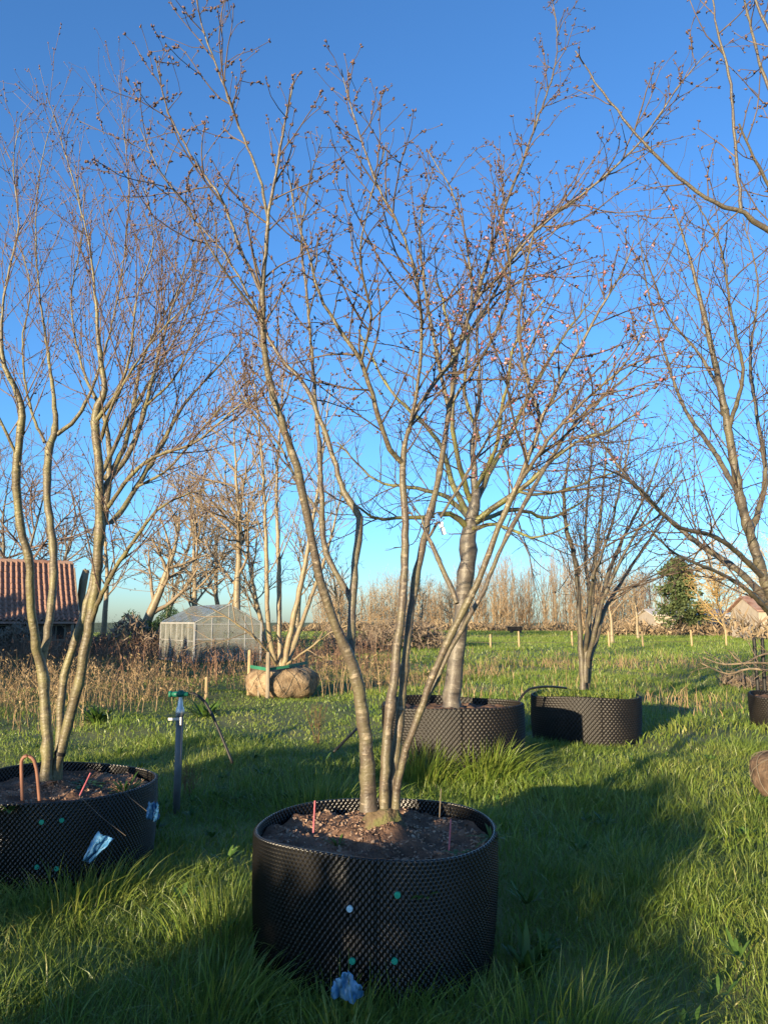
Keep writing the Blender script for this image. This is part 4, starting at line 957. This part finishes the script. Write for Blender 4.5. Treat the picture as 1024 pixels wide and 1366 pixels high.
# pruned branches lying at the right
g = np.random.default_rng(15); W = Wood(); po = P(1010, 895, 11.6); po[2] = float(hgt(po[0], 11.6))
for k, (pl) in enumerate([[(1060, 888, 11.4), (1010, 884, 11.4), (965, 886, 11.4), (937, 877, 11.4)], [(1060, 900, 11.0), (1000, 892, 11.0), (970, 899, 11.0), (935, 885, 11.2)], [(1060, 880, 12), (1020, 872, 12), (990, 885, 12), (972, 868, 12)]]):
    q = catmull(np.array([[*P(a, b, c), .02 - .004 * i] for i, (a, b, c) in enumerate(pl)]), .1)
    W.add(q[:, :3], q[:, 3], 6)
    grow(W, q[:, :3], q[:, 3], [dict(per_m=6, t0=.1, ang=(25, 60), len=(.2, .7), segs=4, wob=.12, up=.03, r=.009, tip=.003, k=4), dict(per_m=6, t0=.1, ang=(25, 60), len=(.1, .3), segs=2, wob=.12, up=.03, r=.005, tip=.003, k=3)], 0, g, None)
r = empty('pruned_branches', po, 'pale pruned branches heaped beside the pair of black posts', 'branches'); W.build('branches', M_twig_tan, r, po)

# ------------------------------------------------------------------ fence posts in the field
for k, (px, t, b, Y) in enumerate([(500, 838, 858, 44), (589, 842, 862, 42), (654, 842, 866, 40), (692, 838, 862, 41), (812, 838, 862, 42), (857, 838, 860, 42), (922, 836, 857, 43), (555, 840, 858, 46), (617, 838, 858, 46), (968, 836, 856, 44), (763, 838, 862, 42)]):
    post(px, t + 4, b, Y, .10, 'pale timber fence post standing in the green field', 'fence_post', M_timber, 'fence posts in the field', 'post')
for px in (1008, 1016):
    post(px, 851, 885, 12.2, .06, 'short black post by the pruned branches', 'black_post', M_hose, 'pair of black posts', 'post')
mb = Mesh()
for z in (.35, .7):
    mb.tube([(P(500, 850, 44)[0], 44, z), (P(654, 850, 42)[0], 41, z), (P(812, 850, 42)[0], 42, z), (P(968, 850, 43)[0], 44, z)], .008, 4)
tag(mb.build('fence_wire', M_wire), 'thin wires strung along the field fence posts', 'wire')

# ------------------------------------------------------------------ greenhouse
M_frame = mat('greenhouse_alloy', [(.36, .36, .34), (.48, .47, .44)], 6, rough=.5, metal=.3)
M_glass = bpy.data.materials.new('dusty_glass'); M_glass.use_nodes = True
N = M_glass.node_tree.nodes; L = M_glass.node_tree.links; b = N['Principled BSDF']; out = N['Material Output']
b.inputs['Base Color'].default_value = (.30, .30, .27, 1); b.inputs['Roughness'].default_value = .12; b.inputs['Specular IOR Level'].default_value = .6
tr = N.new('ShaderNodeBsdfTransparent'); tr.inputs[0].default_value = (.86, .9, .88, 1); mx = N.new('ShaderNodeMixShader')
nz = N.new('ShaderNodeTexNoise'); nz.inputs['Scale'].default_value = 2.2; nz.inputs['Detail'].default_value = 7
tcn = N.new('ShaderNodeTexCoord'); L.new(tcn.outputs['Object'], nz.inputs['Vector'])
mr = N.new('ShaderNodeMapRange'); mr.inputs[1].default_value = .35; mr.inputs[2].default_value = .7; mr.inputs[3].default_value = .22; mr.inputs[4].default_value = .62
L.new(nz.outputs[0], mr.inputs[0]); L.new(mr.outputs[0], mx.inputs[0]); L.new(tr.outputs[0], mx.inputs[1]); L.new(b.outputs[0], mx.inputs[2]); L.new(mx.outputs[0], out.inputs[0])
ga = math.radians(31); c0 = P(260, 832, 26.5)
gh = empty('greenhouse', (c0[0], 26.5, float(hgt(c0[0], 26.5))), 'small aluminium greenhouse with dusty glass and a pitched roof', 'greenhouse', rz=ga)
GW, GL, GE, GA = 2.42, 4.3, 1.40, 2.03      # gable width, length, eaves, apex (local x right along gable, y back along the side)
mb_list = []
def gbar(a, b, w=.035): 
    o = Mesh().bar(a, b, w).build('frame_bar', M_frame, gh); return o
NS = 6; NG = 4
for x in (0, GW):
    gbar((x, 0, GE), (x, GL, GE), .05); gbar((x, .03, .04), (x, GL - .03, .04), .06)
    for i in range(NS + 1): gbar((x, GL * i / NS, .07), (x, GL * i / NS, GE - .028), .03 if 0 < i < NS else .055)
    gbar((x, .03, .78), (x, GL - .03, .78), .022)
gbar((GW / 2, -.03, GA), (GW / 2, GL + .03, GA), .06)
for i in range(NS + 1):
    for x in (0, GW): gbar((x + (.02 if x == 0 else -.02), GL * i / NS, GE + .035), (GW / 2 + (-.02 if x == 0 else .02), GL * i / NS, GA - .005), .03)
for y in (0, GL):
    for i in range(1, NG):
        x = GW * i / NG; zt_ = GE + (GA - GE) * (1 - abs(x - GW / 2) / (GW / 2)) - .04
        gbar((x, y, .05), (x, y, zt_), .03)
    gbar((.03, y, .85), (GW - .03, y, .85), .025); gbar((.03, y, GE - .04), (GW - .03, y, GE - .04), .028)
def pane(vs, parent=gh, name='pane'):
    vs = np.array(vs, float); n = np.cross(vs[1] - vs[0], vs[2] - vs[0]); n /= np.linalg.norm(n); k = len(vs)
    V = np.concatenate([vs - n * .002, vs + n * .002]); sides = [[i, (i + 1) % k, (i + 1) % k + k, i + k] for i in range(k)]
    return mesh_np(name, V, [np.array([list(range(k))[::-1], [i + k for i in range(k)]]), np.array(sides)], M_glass, parent, False)
for i in range(NS):
    y0, y1 = GL * i / NS + .02, GL * (i + 1) / NS - .02
    for x in (0, GW):
        pane([(x, y0, .08), (x, y1, .08), (x, y1, .765), (x, y0, .765)]); pane([(x, y0, .795), (x, y1, .795), (x, y1, GE - .03), (x, y0, GE - .03)])
        s = 1 if x == 0 else -1
        pane([(x - s * .03, y0, GE + .04), (x - s * .03, y1, GE + .04), (GW / 2 - s * .04, y1, GA + .03), (GW / 2 - s * .04, y0, GA + .03)])
for y in (0, GL):
    for i in range(NG):
        x0, x1 = GW * i / NG + .02, GW * (i + 1) / NG - .02
        zf = lambda x: GE + (GA - GE) * (1 - abs(x - GW / 2) / (GW / 2)) - .02
        pane([(x0, y, .06), (x1, y, .06), (x1, y, .835), (x0, y, .835)]); pane([(x0, y, .865), (x1, y, .865), (x1, y, GE - .06), (x0, y, GE - .06)])
        pane([(x0, y, GE - .02), (x1, y, GE - .02), (x1, y, zf(x1)), (x0, y, zf(x0))])
# bench and pots inside
bench = Mesh(); bench.box((GW - .4, GL / 2, .70), (.6, GL - .5, .04))
for yy in (.4, GL - .4):
    for xx in (GW - .65, GW - .15): bench.box((xx, yy, .33), (.05, .05, .69))
wo = bench.build('bench', M_timber); wo.location = gh.location; wo.rotation_euler = gh.rotation_euler
tag(wo, 'pale bench inside the greenhouse', 'bench')

# ------------------------------------------------------------------ farm building with tiled roof
M_tile = mat('clay_tile', [(.17, .09, .065), (.26, .145, .105), (.33, .21, .16), (.26, .185, .145)], 1.4, 6, rough=.8, bump=.4, bscale=20)
M_brick = mat('old_brick_wall', [(.11, .075, .055), (.17, .115, .085), (.22, .17, .13)], 3, 8, rough=.95, bump=.7, bscale=14)
M_dark = mat('dark_opening', [(.02, .018, .015), (.035, .03, .026)], 4, rough=.9)
yaw = math.radians(30); hb = P(99, 830, 35.5)
house = empty('farm_building', (hb[0], 35.5, float(hgt(hb[0], 35.5))), 'low brick farm building with a steep red clay tile roof', 'building', rz=yaw)
# local: x to the right along the eaves (0 = right-hand corner), y into the building; eaves at y=-.35
HL, HD, EV, RG = 9.0, 5.2, 1.62, 4.35
w = Mesh(); w.box((-HL / 2, .15, EV / 2 - .1), (HL, .3, EV + .15)); w.box((-HL / 2, HD - .15, EV / 2 - .1), (HL, .3, EV + .15))
w.build('wall', M_brick, house)
gbl = Mesh()
for x in (-.15, -HL + .15):
    prof = np.array([(.3, -.1), (HD - .3, -.1), (HD - .3, EV), (HD / 2, RG - .16), (.3, EV)]); V = np.array([(x + s * .15, a, b_) for s in (-1, 1) for a, b_ in prof])
    gbl.add(V, [np.array([[4, 3, 2, 1, 0], [5, 6, 7, 8, 9]]), np.array([[i, (i + 1) % 5, (i + 1) % 5 + 5, i + 5] for i in range(5)])])
gbl.build('gable_wall', M_brick, house)
def slope(t):      # t 0 at the eaves .. 1 at the ridge; bell-cast foot
    y = -.45 + (HD / 2 + .45) * t
    z = EV - .12 + (RG - EV + .12) * (t ** 1.28)
    return np.array([0, y, z])
rows = 12; cols = 27; tw = .235
roof = Mesh()
for i in range(12):
    for s in (0, 1):
        a, b_ = slope(i / 12), slope((i + 1) / 12)
        if s: a = np.array([0, HD - a[1], a[2]]); b_ = np.array([0, HD - b_[1], b_[2]])
        V = [(-HL, *a[1:]), (.2, *a[1:]), (.2, *b_[1:]), (-HL, *b_[1:])]; V = np.array(V) - np.array([0, 0, .07])
        roof.add(np.concatenate([V, V - np.array([0, 0, .08])]), BOXF[:0] if False else np.array([[0, 1, 2, 3], [7, 6, 5, 4], [0, 4, 5, 1], [1, 5, 6, 2], [2, 6, 7, 3], [3, 7, 4, 0]]))
rf = roof.build('roof', M_tile, house)
ta = np.linspace(0, 1, 7); prof = np.stack([ta * tw * 1.05, np.where(ta < .5, 0.075 * np.sin(ta * 2 * np.pi), .03 * np.sin(ta * 2 * np.pi))], 1)
tl = .30
tv = np.array([(x, y, z + (0.03 if y == 0 else 0) + dz) for y in (0, tl) for dz in (0, -.015) for x, z in prof])
tf = []
for k in range(6): tf += [[k, k + 1, 14 + k + 1, 14 + k], [7 + k + 1, 7 + k, 21 + k, 21 + k + 1], [k + 1, k, 7 + k, 7 + k + 1]]
tile0 = None; tr_ = np.random.default_rng(4)
for r in range(rows):
    for c in range(cols - 2):
        p = slope(r / rows); p2 = slope((r + 1) / rows); d = p2 - p; an = math.atan2(d[2], d[1])
        if tile0 is None:
            tile0 = mesh_np('roof_tile', tv, np.array(tf), M_tile, rf, True); o = tile0
        else:
            o = tile0.copy(); link(o)
        o.location = (.18 - (c + 1) * tw + tr_.normal(0, .004), p[1], p[2] - .03 + tr_.normal(0, .004))
        o.rotation_euler = (an + tr_.normal(0, .012), tr_.normal(0, .01), tr_.normal(0, .012))
        o.scale = (1, np.linalg.norm(d) / tl * 1.08, 1)
rid = Mesh()
for k in range(24):
    x = .15 - k * .36; rid.tube([(x, HD / 2, RG - .06), (x - .37, HD / 2, RG - .05)], [.12, .13], 10)
rid.build('ridge_tiles', M_tile, house)
vb = Mesh()
for i in range(11): vb.bar(slope(i / 12) + np.array([.22, 0, -.03]), slope((i + 1) / 12) + np.array([.22, 0, -.03]), .05, .16)
vb.build('bargeboard', M_timber_grey, house)
for x, wd_ in ((-.75, .7), (-3.2, .8)):
    wi = Mesh().box((x, -.012, .95), (wd_, .03, .6)).build('window', M_dark, house)
    fr = Mesh(); fr.box((x, -.04, 1.28), (wd_ + .12, .05, .06)); fr.box((x, -.04, .62), (wd_ + .12, .05, .06))
    for s in (-1, 1): fr.box((x + s * (wd_ / 2 + .03), -.042, .95), (.06, .05, .6))
    fr.box((x, -.043, .95), (.04, .04, .6)); fr.build('window_frame', M_timber_grey, wi)
for x in (-.1, -1.9, -4.2): Mesh().box((x, -.30, EV / 2 - .15), (.13, .13, EV - .05)).build('porch_post', M_timber_grey, house)
Mesh().box((-HL / 2, -.30, EV - .15), (HL, .1, .11)).build('eaves_beam', M_timber_grey, house)

# ------------------------------------------------------------------ background trees
def bare_tree(name, x, y, H, label, seed, spread=.5, mb=None, mt=None, r=None, group='bare trees beyond the greenhouse', lean=(0, 0), t0=.25, dens=1.0, limbs=9, cat='tree', up=.04):
    limbs *= 1.6; dens *= 1.4
    g = np.random.default_rng(seed); z0 = float(hgt(x, y)); o = np.array([x, y, z0]); root = empty(name, o, label, cat, group)
    r = r or H * .017; n = 14; d = np.array([lean[0], lean[1], 1.0]); q = [o - np.array([0, 0, .1])]
    for i in range(n):
        d = d + g.normal(0, .07, 3); d[2] += .05; d /= np.linalg.norm(d); q.append(q[-1] + d * H * .9 / n)
    q = np.array(q); rr = r * (1 - np.linspace(0, 1, n + 1) * .93); rr[0] *= 1.35
    w = Wood(); w.add(q, rr, 8); w.build('trunk', mb or M_bark5, root, o)
    s = H / 10
    sp = [dict(per_m=limbs / (H * .75), t0=t0, ang=(30, 65), len=(3.2 * s * spread * 2, 5.4 * s * spread * 2), fall=.55, segs=8, wob=.12, up=up + .03, r=r * .45, tip=.02 * s, k=5),
          dict(per_m=1.9 * dens / s, t0=.15, ang=(25, 60), len=(.7 * s, 2.3 * s), fall=.4, segs=5, wob=.14, up=up, r=.05 * s, tip=.012 * s, k=4),
          dict(per_m=2.6 * dens / s, t0=.1, ang=(25, 60), len=(.3 * s, 1.0 * s), fall=.4, segs=3, wob=.15, up=up, r=.024 * s, tip=.009 * s, k=3),
          dict(per_m=2.2 * dens / s, t0=.1, ang=(25, 60), len=(.12 * s, .5 * s), fall=.4, segs=2, wob=.12, up=up, r=.014 * s, tip=.008 * s, k=3)]
    W = Wood(); grow(W, q, rr, sp, 0, g, None); W.build('crown', mt or M_twig_tan, root, o)
    return root


def X(px, Y): return P(px, 830, Y)[0]


bare_tree('bare_tree', X(260, 46), 46, 11.5, 'broad spreading bare tree rising right behind the greenhouse roof', 51, .75, t0=.12, limbs=12)
bare_tree('bare_tree', X(318, 42), 42, 14.5, 'tall tan bare tree with a straight trunk behind the greenhouse gable', 52, .42, limbs=14)
bare_tree('bare_tree', X(182, 40), 40, 8.5, 'crooked leaning bare tree between the tiled building and greenhouse', 53, .5, lean=(.45, .1), r=.32, limbs=8)
bare_tree('bare_tree', X(140, 44), 44, 11, 'slender bare tree just past the tiled roof gable', 54, .4, dens=.8)
bare_tree('bare_tree', X(-10, 46), 46, 12, 'bushy bare tree behind the tiled roof ridge', 55, .55, dens=.9, mb=M_bark4, mt=M_twig_grey)
bare_tree('bare_tree', X(25, 40), 40, 10.5, 'fine-twigged bare tree right behind the tiled roof', 59, .6, dens=1.1, mb=M_bark4, mt=M_twig_red)
bare_tree('bare_tree', X(70, 52), 52, 12, 'thin-crowned bare tree behind the tiled building', 56, .45, dens=.7, mb=M_bark4, mt=M_twig_grey)
bare_tree('bare_tree', X(395, 52), 52, 12, 'bare tree beyond the pale wrapped root ball', 57, .45, dens=.8)
bare_tree('bare_tree', X(455, 60), 60, 9, 'low bare tree at the end of the brown thicket', 58, .5, dens=.7)
bare_tree('bare_tree', X(222, 56), 56, 11, 'finely twigged bare tree seen over the greenhouse back end', 48, .6, dens=1.0, t0=.15)
bare_tree('bare_tree', X(292, 60), 60, 13.5, 'upright bare tree farthest back behind the greenhouse', 49, .45, dens=1.0, t0=.15)
bare_tree('bare_tree', X(352, 55), 55, 11.5, 'bare tree behind the wrapped root ball stakes', 47, .5, dens=1.0, t0=.15)
# pollard stumps
for k, (px, t) in enumerate(((105, 760), (118, 800))):
    p = P(px, 850, 38); z0 = float(hgt(p[0], 38)); h = P(px, t, 38)[2] - z0; g = np.random.default_rng(60 + k)
    q = [np.array([p[0], 38, z0 - .1])]
    for i in range(8): q.append(q[-1] + np.array([g.normal(0, .05), g.normal(0, .05), (h + .1) / 8]))
    r_ = empty('pollard_stump', (p[0], 38, z0), ('tall cut pollard stump beside the tiled building' if k == 0 else 'shorter cut pollard stump beside the tiled building'), 'stump')
    Mesh().tube(np.array(q) - np.array([p[0], 38, z0]), np.array([.24, .2, .18, .17, .17, .18, .19, .2, .16]), 9).build('trunk', M_bark5, r_, True)

# orchard trees
for k, (px, Y, H, lb) in enumerate([(562, 66, 5.2, 'small gnarled orchard tree with a clear trunk before the far wood'), (815, 47, 5.0, 'low orchard tree beyond the vase-shaped tree'), (605, 70, 4.6, 'small orchard tree behind the thick single trunk'), (850, 60, 5.5, 'twiggy orchard tree beside the conifer')]):
    bare_tree('orchard_tree', X(px, Y), Y, H, lb, 70 + k, .7, group='orchard trees in the field', t0=.3, limbs=10, dens=.9, r=.14)

M_fscrub = mat('far_scrub_twig', [(.15, .105, .068), (.23, .17, .105), (.31, .24, .14)], 2, rough=.85, attr='rnd')
# the far wood: one mass of upright poles
g = np.random.default_rng(80); W = Wood()
for i in range(460):
    x = g.uniform(-12, 46); y = g.uniform(118, 140)
    h = (8.2 + 4.2 * np.clip((x - 8) / 20, 0, 1) * np.clip((44 - x) / 12, 0, 1) + 1.2 * math.sin(x * .45)) * g.uniform(.7, 1.12)
    z0 = float(hgt(x, y)); d = np.array([g.normal(0, .06), 0, 1.0]); q = [np.array([x, y, z0 - .1])]
    for j in range(5): d = d + g.normal(0, .05, 3); d /= np.linalg.norm(d); q.append(q[-1] + d * h / 5)
    q = np.array(q); rr = np.linspace(.05, .016, 6); W.add(q, rr, 3)
    grow(W, q, rr, [dict(per_m=2.5, t0=.03, ang=(14, 50), len=(1.0, 3.4), fall=.5, segs=2, wob=.12, up=.10, r=.042, tip=.016, k=3),
                    dict(per_m=.8, t0=.2, ang=(15, 40), len=(.5, 1.5), fall=.4, segs=2, wob=.08, up=.1, r=.03, tip=.018, k=3)], 0, g, None)
wd_o = W.build('far_wood', mat('wood_pole', [(.23, .155, .088), (.33, .235, .135), (.42, .31, .175)], .25, rough=.8), None, (0, 0, 0))
tag(wd_o, 'far belt of bare tan poplars and willows across the field', 'wood', kind='stuff')


def brush(name, boxes, dens, size, mt, label, seed, cat='hedge'):
    """low tangled scrub built of small slivers"""
    g = np.random.default_rng(seed); C = []
    for (x0, x1, y0, y1, h) in boxes:
        n = int((x1 - x0) * (y1 - y0) * dens); x = g.uniform(x0, x1, n); y = g.uniform(y0, y1, n)
        hh = h * (.65 + .25 * np.sin(x * 1.1 + seed) + .2 * np.sin(x * 2.9 + y))
        C.append(np.column_stack([x, y, hgt(x, y) + hh * g.random(n) ** .8]))
    C = np.concatenate(C); n = len(C)
    D = g.normal(size=(n, 3)); D[:, 2] = np.abs(D[:, 2]) + .4; D *= size * g.uniform(.5, 1.4, (n, 1)) / np.linalg.norm(D, axis=1, keepdims=True)
    S = np.cross(D, g.normal(size=(n, 3))); S *= size * .12 / (np.linalg.norm(S, axis=1, keepdims=True) + 1e-9)
    V = np.stack([C - D * .5 - S, C - D * .5 + S, C + D * .5], 1).reshape(-1, 3)
    o = mesh_np(name, V, np.arange(3 * n).reshape(-1, 3), mt, None, False, attrs={'rnd': np.repeat(g.random(n), 3)})
    return tag(o, label, cat, kind='stuff')


brush('far_hedge', [(-16, 50, 112, 117, 1.5), (20, 70, 74, 80, 1.7), (25, 40, 55, 58, 2.7)], 18, .8, M_fscrub, 'low brown scrub along the foot of the far wood', 81)
brush('bramble_bank', [(-22, -7, 30.5, 34, 1.6), (-3, 3, 38, 43, 1.6)], 110, .35, M_scrub, 'dark bramble bank in front of the tiled building', 82, 'brambles')
brush('evergreen_hedge', [(-12.6, -9.2, 37, 40, 2.1)], 420, .22, M_ever, 'dark evergreen bush left of the greenhouse', 83, 'hedge')
brush('bramble_mound', [(7.6, 10.6, 15.5, 18, .55)], 300, .25, M_scrub, 'brown bramble mound behind the pruned branches', 84, 'brambles')


# conifer, willow
def leafy(name, x, y, H, rad, label, seed, n, size, mt, cat='tree', cone=True, z1=.15, trunk=M_bark4, group=None, ragged=.35):
    g = np.random.default_rng(seed); z0 = float(hgt(x, y)); o = np.array([x, y, z0]); root = empty(name, o, label, cat, group)
    Mesh().tube([(0, 0, -.1), (.05, .02, H * .5), (0, 0, H * .93)], [H * .022, H * .015, .03], 8).build('trunk', trunk, root, True)
    k = max(8, n // 90); ct = g.uniform(z1, 1, k); a = g.uniform(0, 6.283, k)
    pr = (1 - ct) ** .75 + .10 if cone else np.sqrt(np.clip(1 - ((ct - .55) / .5) ** 2, .05, 1))
    rr = rad * pr * np.sqrt(g.random(k)) * g.uniform(.75, 1 + ragged, k)
    cc = np.stack([rr * np.cos(a), rr * np.sin(a), ct * H], 1); m = n // k
    C = np.repeat(cc, m, 0) + g.normal(0, 1, (k * m, 3)) * np.array([rad * .17, rad * .17, H * .035])
    n = len(C); D = g.normal(size=(n, 3)); D *= size * g.uniform(.6, 1.4, (n, 1)) / np.linalg.norm(D, axis=1, keepdims=True)
    S = np.cross(D, g.normal(size=(n, 3))); S *= size * .35 / (np.linalg.norm(S, axis=1, keepdims=True) + 1e-9)
    V = np.stack([C - D * .5, C + S, C + D * .5, C - S], 1).reshape(-1, 3)
    mesh_np('crown', V, np.arange(4 * n).reshape(-1, 4), mt, root, False, attrs={'rnd': np.repeat(np.repeat(g.random(k), m) * .5 + g.random(n) * .5, 4)})
    return root


leafy('conifer', X(907, 76), 76, 7.4, 2.3, 'dark green conifer standing alone between bare trees and willow', 91, 7000, .3, M_conifer, ragged=.9)
M_willow = mat('willow_twig', [(.30, .20, .08), (.42, .29, .12), (.5, .37, .17)], .4, rough=.7)
bare_tree('willow', X(968, 70), 70, 9.0, 'golden-twigged willow beside the conifer', 92, .55, mb=M_bark5, mt=M_willow, group=None, t0=.12, limbs=18, dens=1.3, up=.02)
bare_tree('willow', X(1035, 66), 66, 9.5, 'golden-twigged willow rising over the red-roofed house', 93, .5, mb=M_bark5, mt=M_willow, group=None, t0=.12, limbs=16, dens=1.2, up=.02)
bare_tree('bare_tree', X(868, 92), 92, 7.5, 'reddish bare tree at the end of the far wood', 94, .5, mb=M_bark4, mt=M_twig_red, group=None, dens=1.0)

# long pale shed and red-roofed house at the far right
M_cream = mat('cream_render', [(.32, .27, .21), (.40, .34, .27)], 2, rough=.9)
M_pale = mat('pale_sheet', [(.45, .42, .38), (.58, .54, .48)], 2, rough=.6)
def far_house(name, px0, px1, Y, ez, rz, depth, wm, rm, label):
    x0, x1 = X(px0, Y), X(px1, Y); z0 = float(hgt((x0 + x1) / 2, Y)); r = empty(name, ((x0 + x1) / 2, Y, z0), label, 'building'); w_ = x1 - x0
    b_ = Mesh(); V = [(s * w_ / 2, y, z) for s in (-1, 1) for y, z in ((0, -.2), (depth, -.2), (depth, ez), (depth / 2, rz - .05), (0, ez))]
    b_.add(V, [np.array([[4, 3, 2, 1, 0], [5, 6, 7, 8, 9]]), np.array([[i, (i + 1) % 5, (i + 1) % 5 + 5, i + 5] for i in range(5)])]); b_.build('wall', wm, r)
    t_ = Mesh()
    for s in (0, 1):
        y0_, y1_ = (-.3, depth / 2) if s == 0 else (depth + .3, depth / 2); zz0 = ez - .3 * (rz - ez) / (depth / 2)
        V = np.array([(-w_ / 2 - .25, y0_, zz0), (w_ / 2 + .25, y0_, zz0), (w_ / 2 + .25, y1_, rz), (-w_ / 2 - .25, y1_, rz)])
        t_.add(np.concatenate([V + [0, 0, .02], V + [0, 0, .14]]), np.array([[0, 1, 2, 3], [7, 6, 5, 4], [0, 4, 5, 1], [1, 5, 6, 2], [2, 6, 7, 3], [3, 7, 4, 0]]))
    t_.build('roof', rm, r); return r, w_
hh, ww = far_house('red_roofed_house', 1012, 1080, 62, 2.3, 3.4, 5, M_cream, M_tile, 'cream house with red tiled roof among golden willows')
for x in (-1.0, .6):
    Mesh().box((x, -.01, 1.15), (.8, .04, .9)).build('window', M_dark, hh)
sh, ww = far_house('long_shed', 872, 972, 84, 2.1, 2.7, 5, M_cream, M_pale, 'long low pale-roofed shed behind the field')
for x in np.linspace(-ww / 2 + 1, ww / 2 - 1, 5): Mesh().box((x, -.01, .9), (.7, .04, .7)).build('window', M_dark, sh)
tr0 = empty('field_trailer', (X(686, 88), 88, float(hgt(X(686, 88), 88))), 'small dark covered trailer at the edge of the far wood', 'trailer')
tr0.scale = (.65, .65, .65); mb = Mesh(); mb.box((0, 0, .85), (2.4, 1.4, .7)); mb.build('body', M_dark, tr0)
Mesh().box((0, 0, 1.24), (2.7, 1.6, .08)).build('lid', M_timber_grey, tr0)
for s in (-1, 1):
    w_ = Mesh(); w_.tube([(s * .7, -.72, .33), (s * .7, -.88, .33)], .33, 14); w_.build('wheel', M_hose, tr0)
Mesh().box((0, 0, .46), (2.2, .9, .1)).build('chassis', M_dark, tr0)

# ------------------------------------------------------------------ unseen evergreens and hedges, added only to throw shade into the view
CA, SA = math.cos(SUN_AZ), math.sin(SUN_AZ)
def pq(p, q): return p * CA + q * SA, -p * SA + q * CA
def shade_caster(p0, p1, q, H, label, seed, depth=.8, group='added shade evergreens'):  # leafy blocker, sized by the shade it has to throw
    g = np.random.default_rng(seed); c = pq((p0 + p1) / 2, q); w_ = p1 - p0; z0 = float(hgt(*c))
    root = empty('shade_evergreen', (c[0], c[1], z0), label, 'shrub', group, rz=-SUN_AZ)
    n = int(w_ * H * (4200 if w_ < 5 else 330)); pos = np.column_stack([g.uniform(-w_ / 2, w_ / 2, n), g.uniform(-depth / 2, depth / 2, n), H * g.random(n) ** .9])
    pos[:, 2] *= .9 + .10 * np.sin(pos[:, 0] * 4 + seed) + .05 * np.sin(pos[:, 0] * 11)
    pos += g.normal(0, .03, pos.shape); D = g.normal(size=(n, 3)); D *= (.075 if w_ < 5 else .32) * g.uniform(.6, 1.3, (n, 1)) / np.linalg.norm(D, axis=1, keepdims=True)
    S = np.cross(D, g.normal(size=(n, 3))); S *= (.024 if w_ < 5 else .13) / (np.linalg.norm(S, axis=1, keepdims=True) + 1e-9)
    V = np.stack([pos - D * .5, pos + S, pos + D * .5, pos - S], 1).reshape(-1, 3)
    mesh_np('crown', V, np.arange(4 * n).reshape(-1, 4), M_ever, root, False, attrs={'rnd': np.repeat(g.random(n), 4)})
    Mesh().tube([(0, 0, -.1), (.02, 0, H * .5), (0, 0, H * .85)], [.06, .05, .02], 8).build('trunk', M_bark4, root, True)
shade_caster(-1.0, .35, -6, 1.45, 'low added evergreen shade caster behind the viewpoint, next to the taller one', 105)  # added to keep the nearest grass on the right in shade
shade_caster(-3.44, -2.62, -6, 1.25, 'small added evergreen shade caster behind the viewpoint, between two taller ones', 106)  # added to shade the nearest grass in the left gap
shade_caster(-2.6, -1.02, -6, 2.0, 'added evergreen shade caster behind the viewpoint, shading the cherry pot', 101)
shade_caster(-6.6, -3.45, -6, 2.12, 'wide added evergreen shade caster behind the viewpoint, shading the brown-hose pot', 102)
shade_caster(-25, -15.0, 2, 3.3, 'added hedge-shaped shade caster beside the lawn, outside the picture', 104, 1.2, None)  # hedge form invented to shade the ground before the greenhouse
shade_caster(-40, -25, 2, 5.4, 'tall added hedge-shaped shade caster beside the tiled building, outside the picture', 103, 1.2, None)  # also invented; its height shades the building wall below the roof
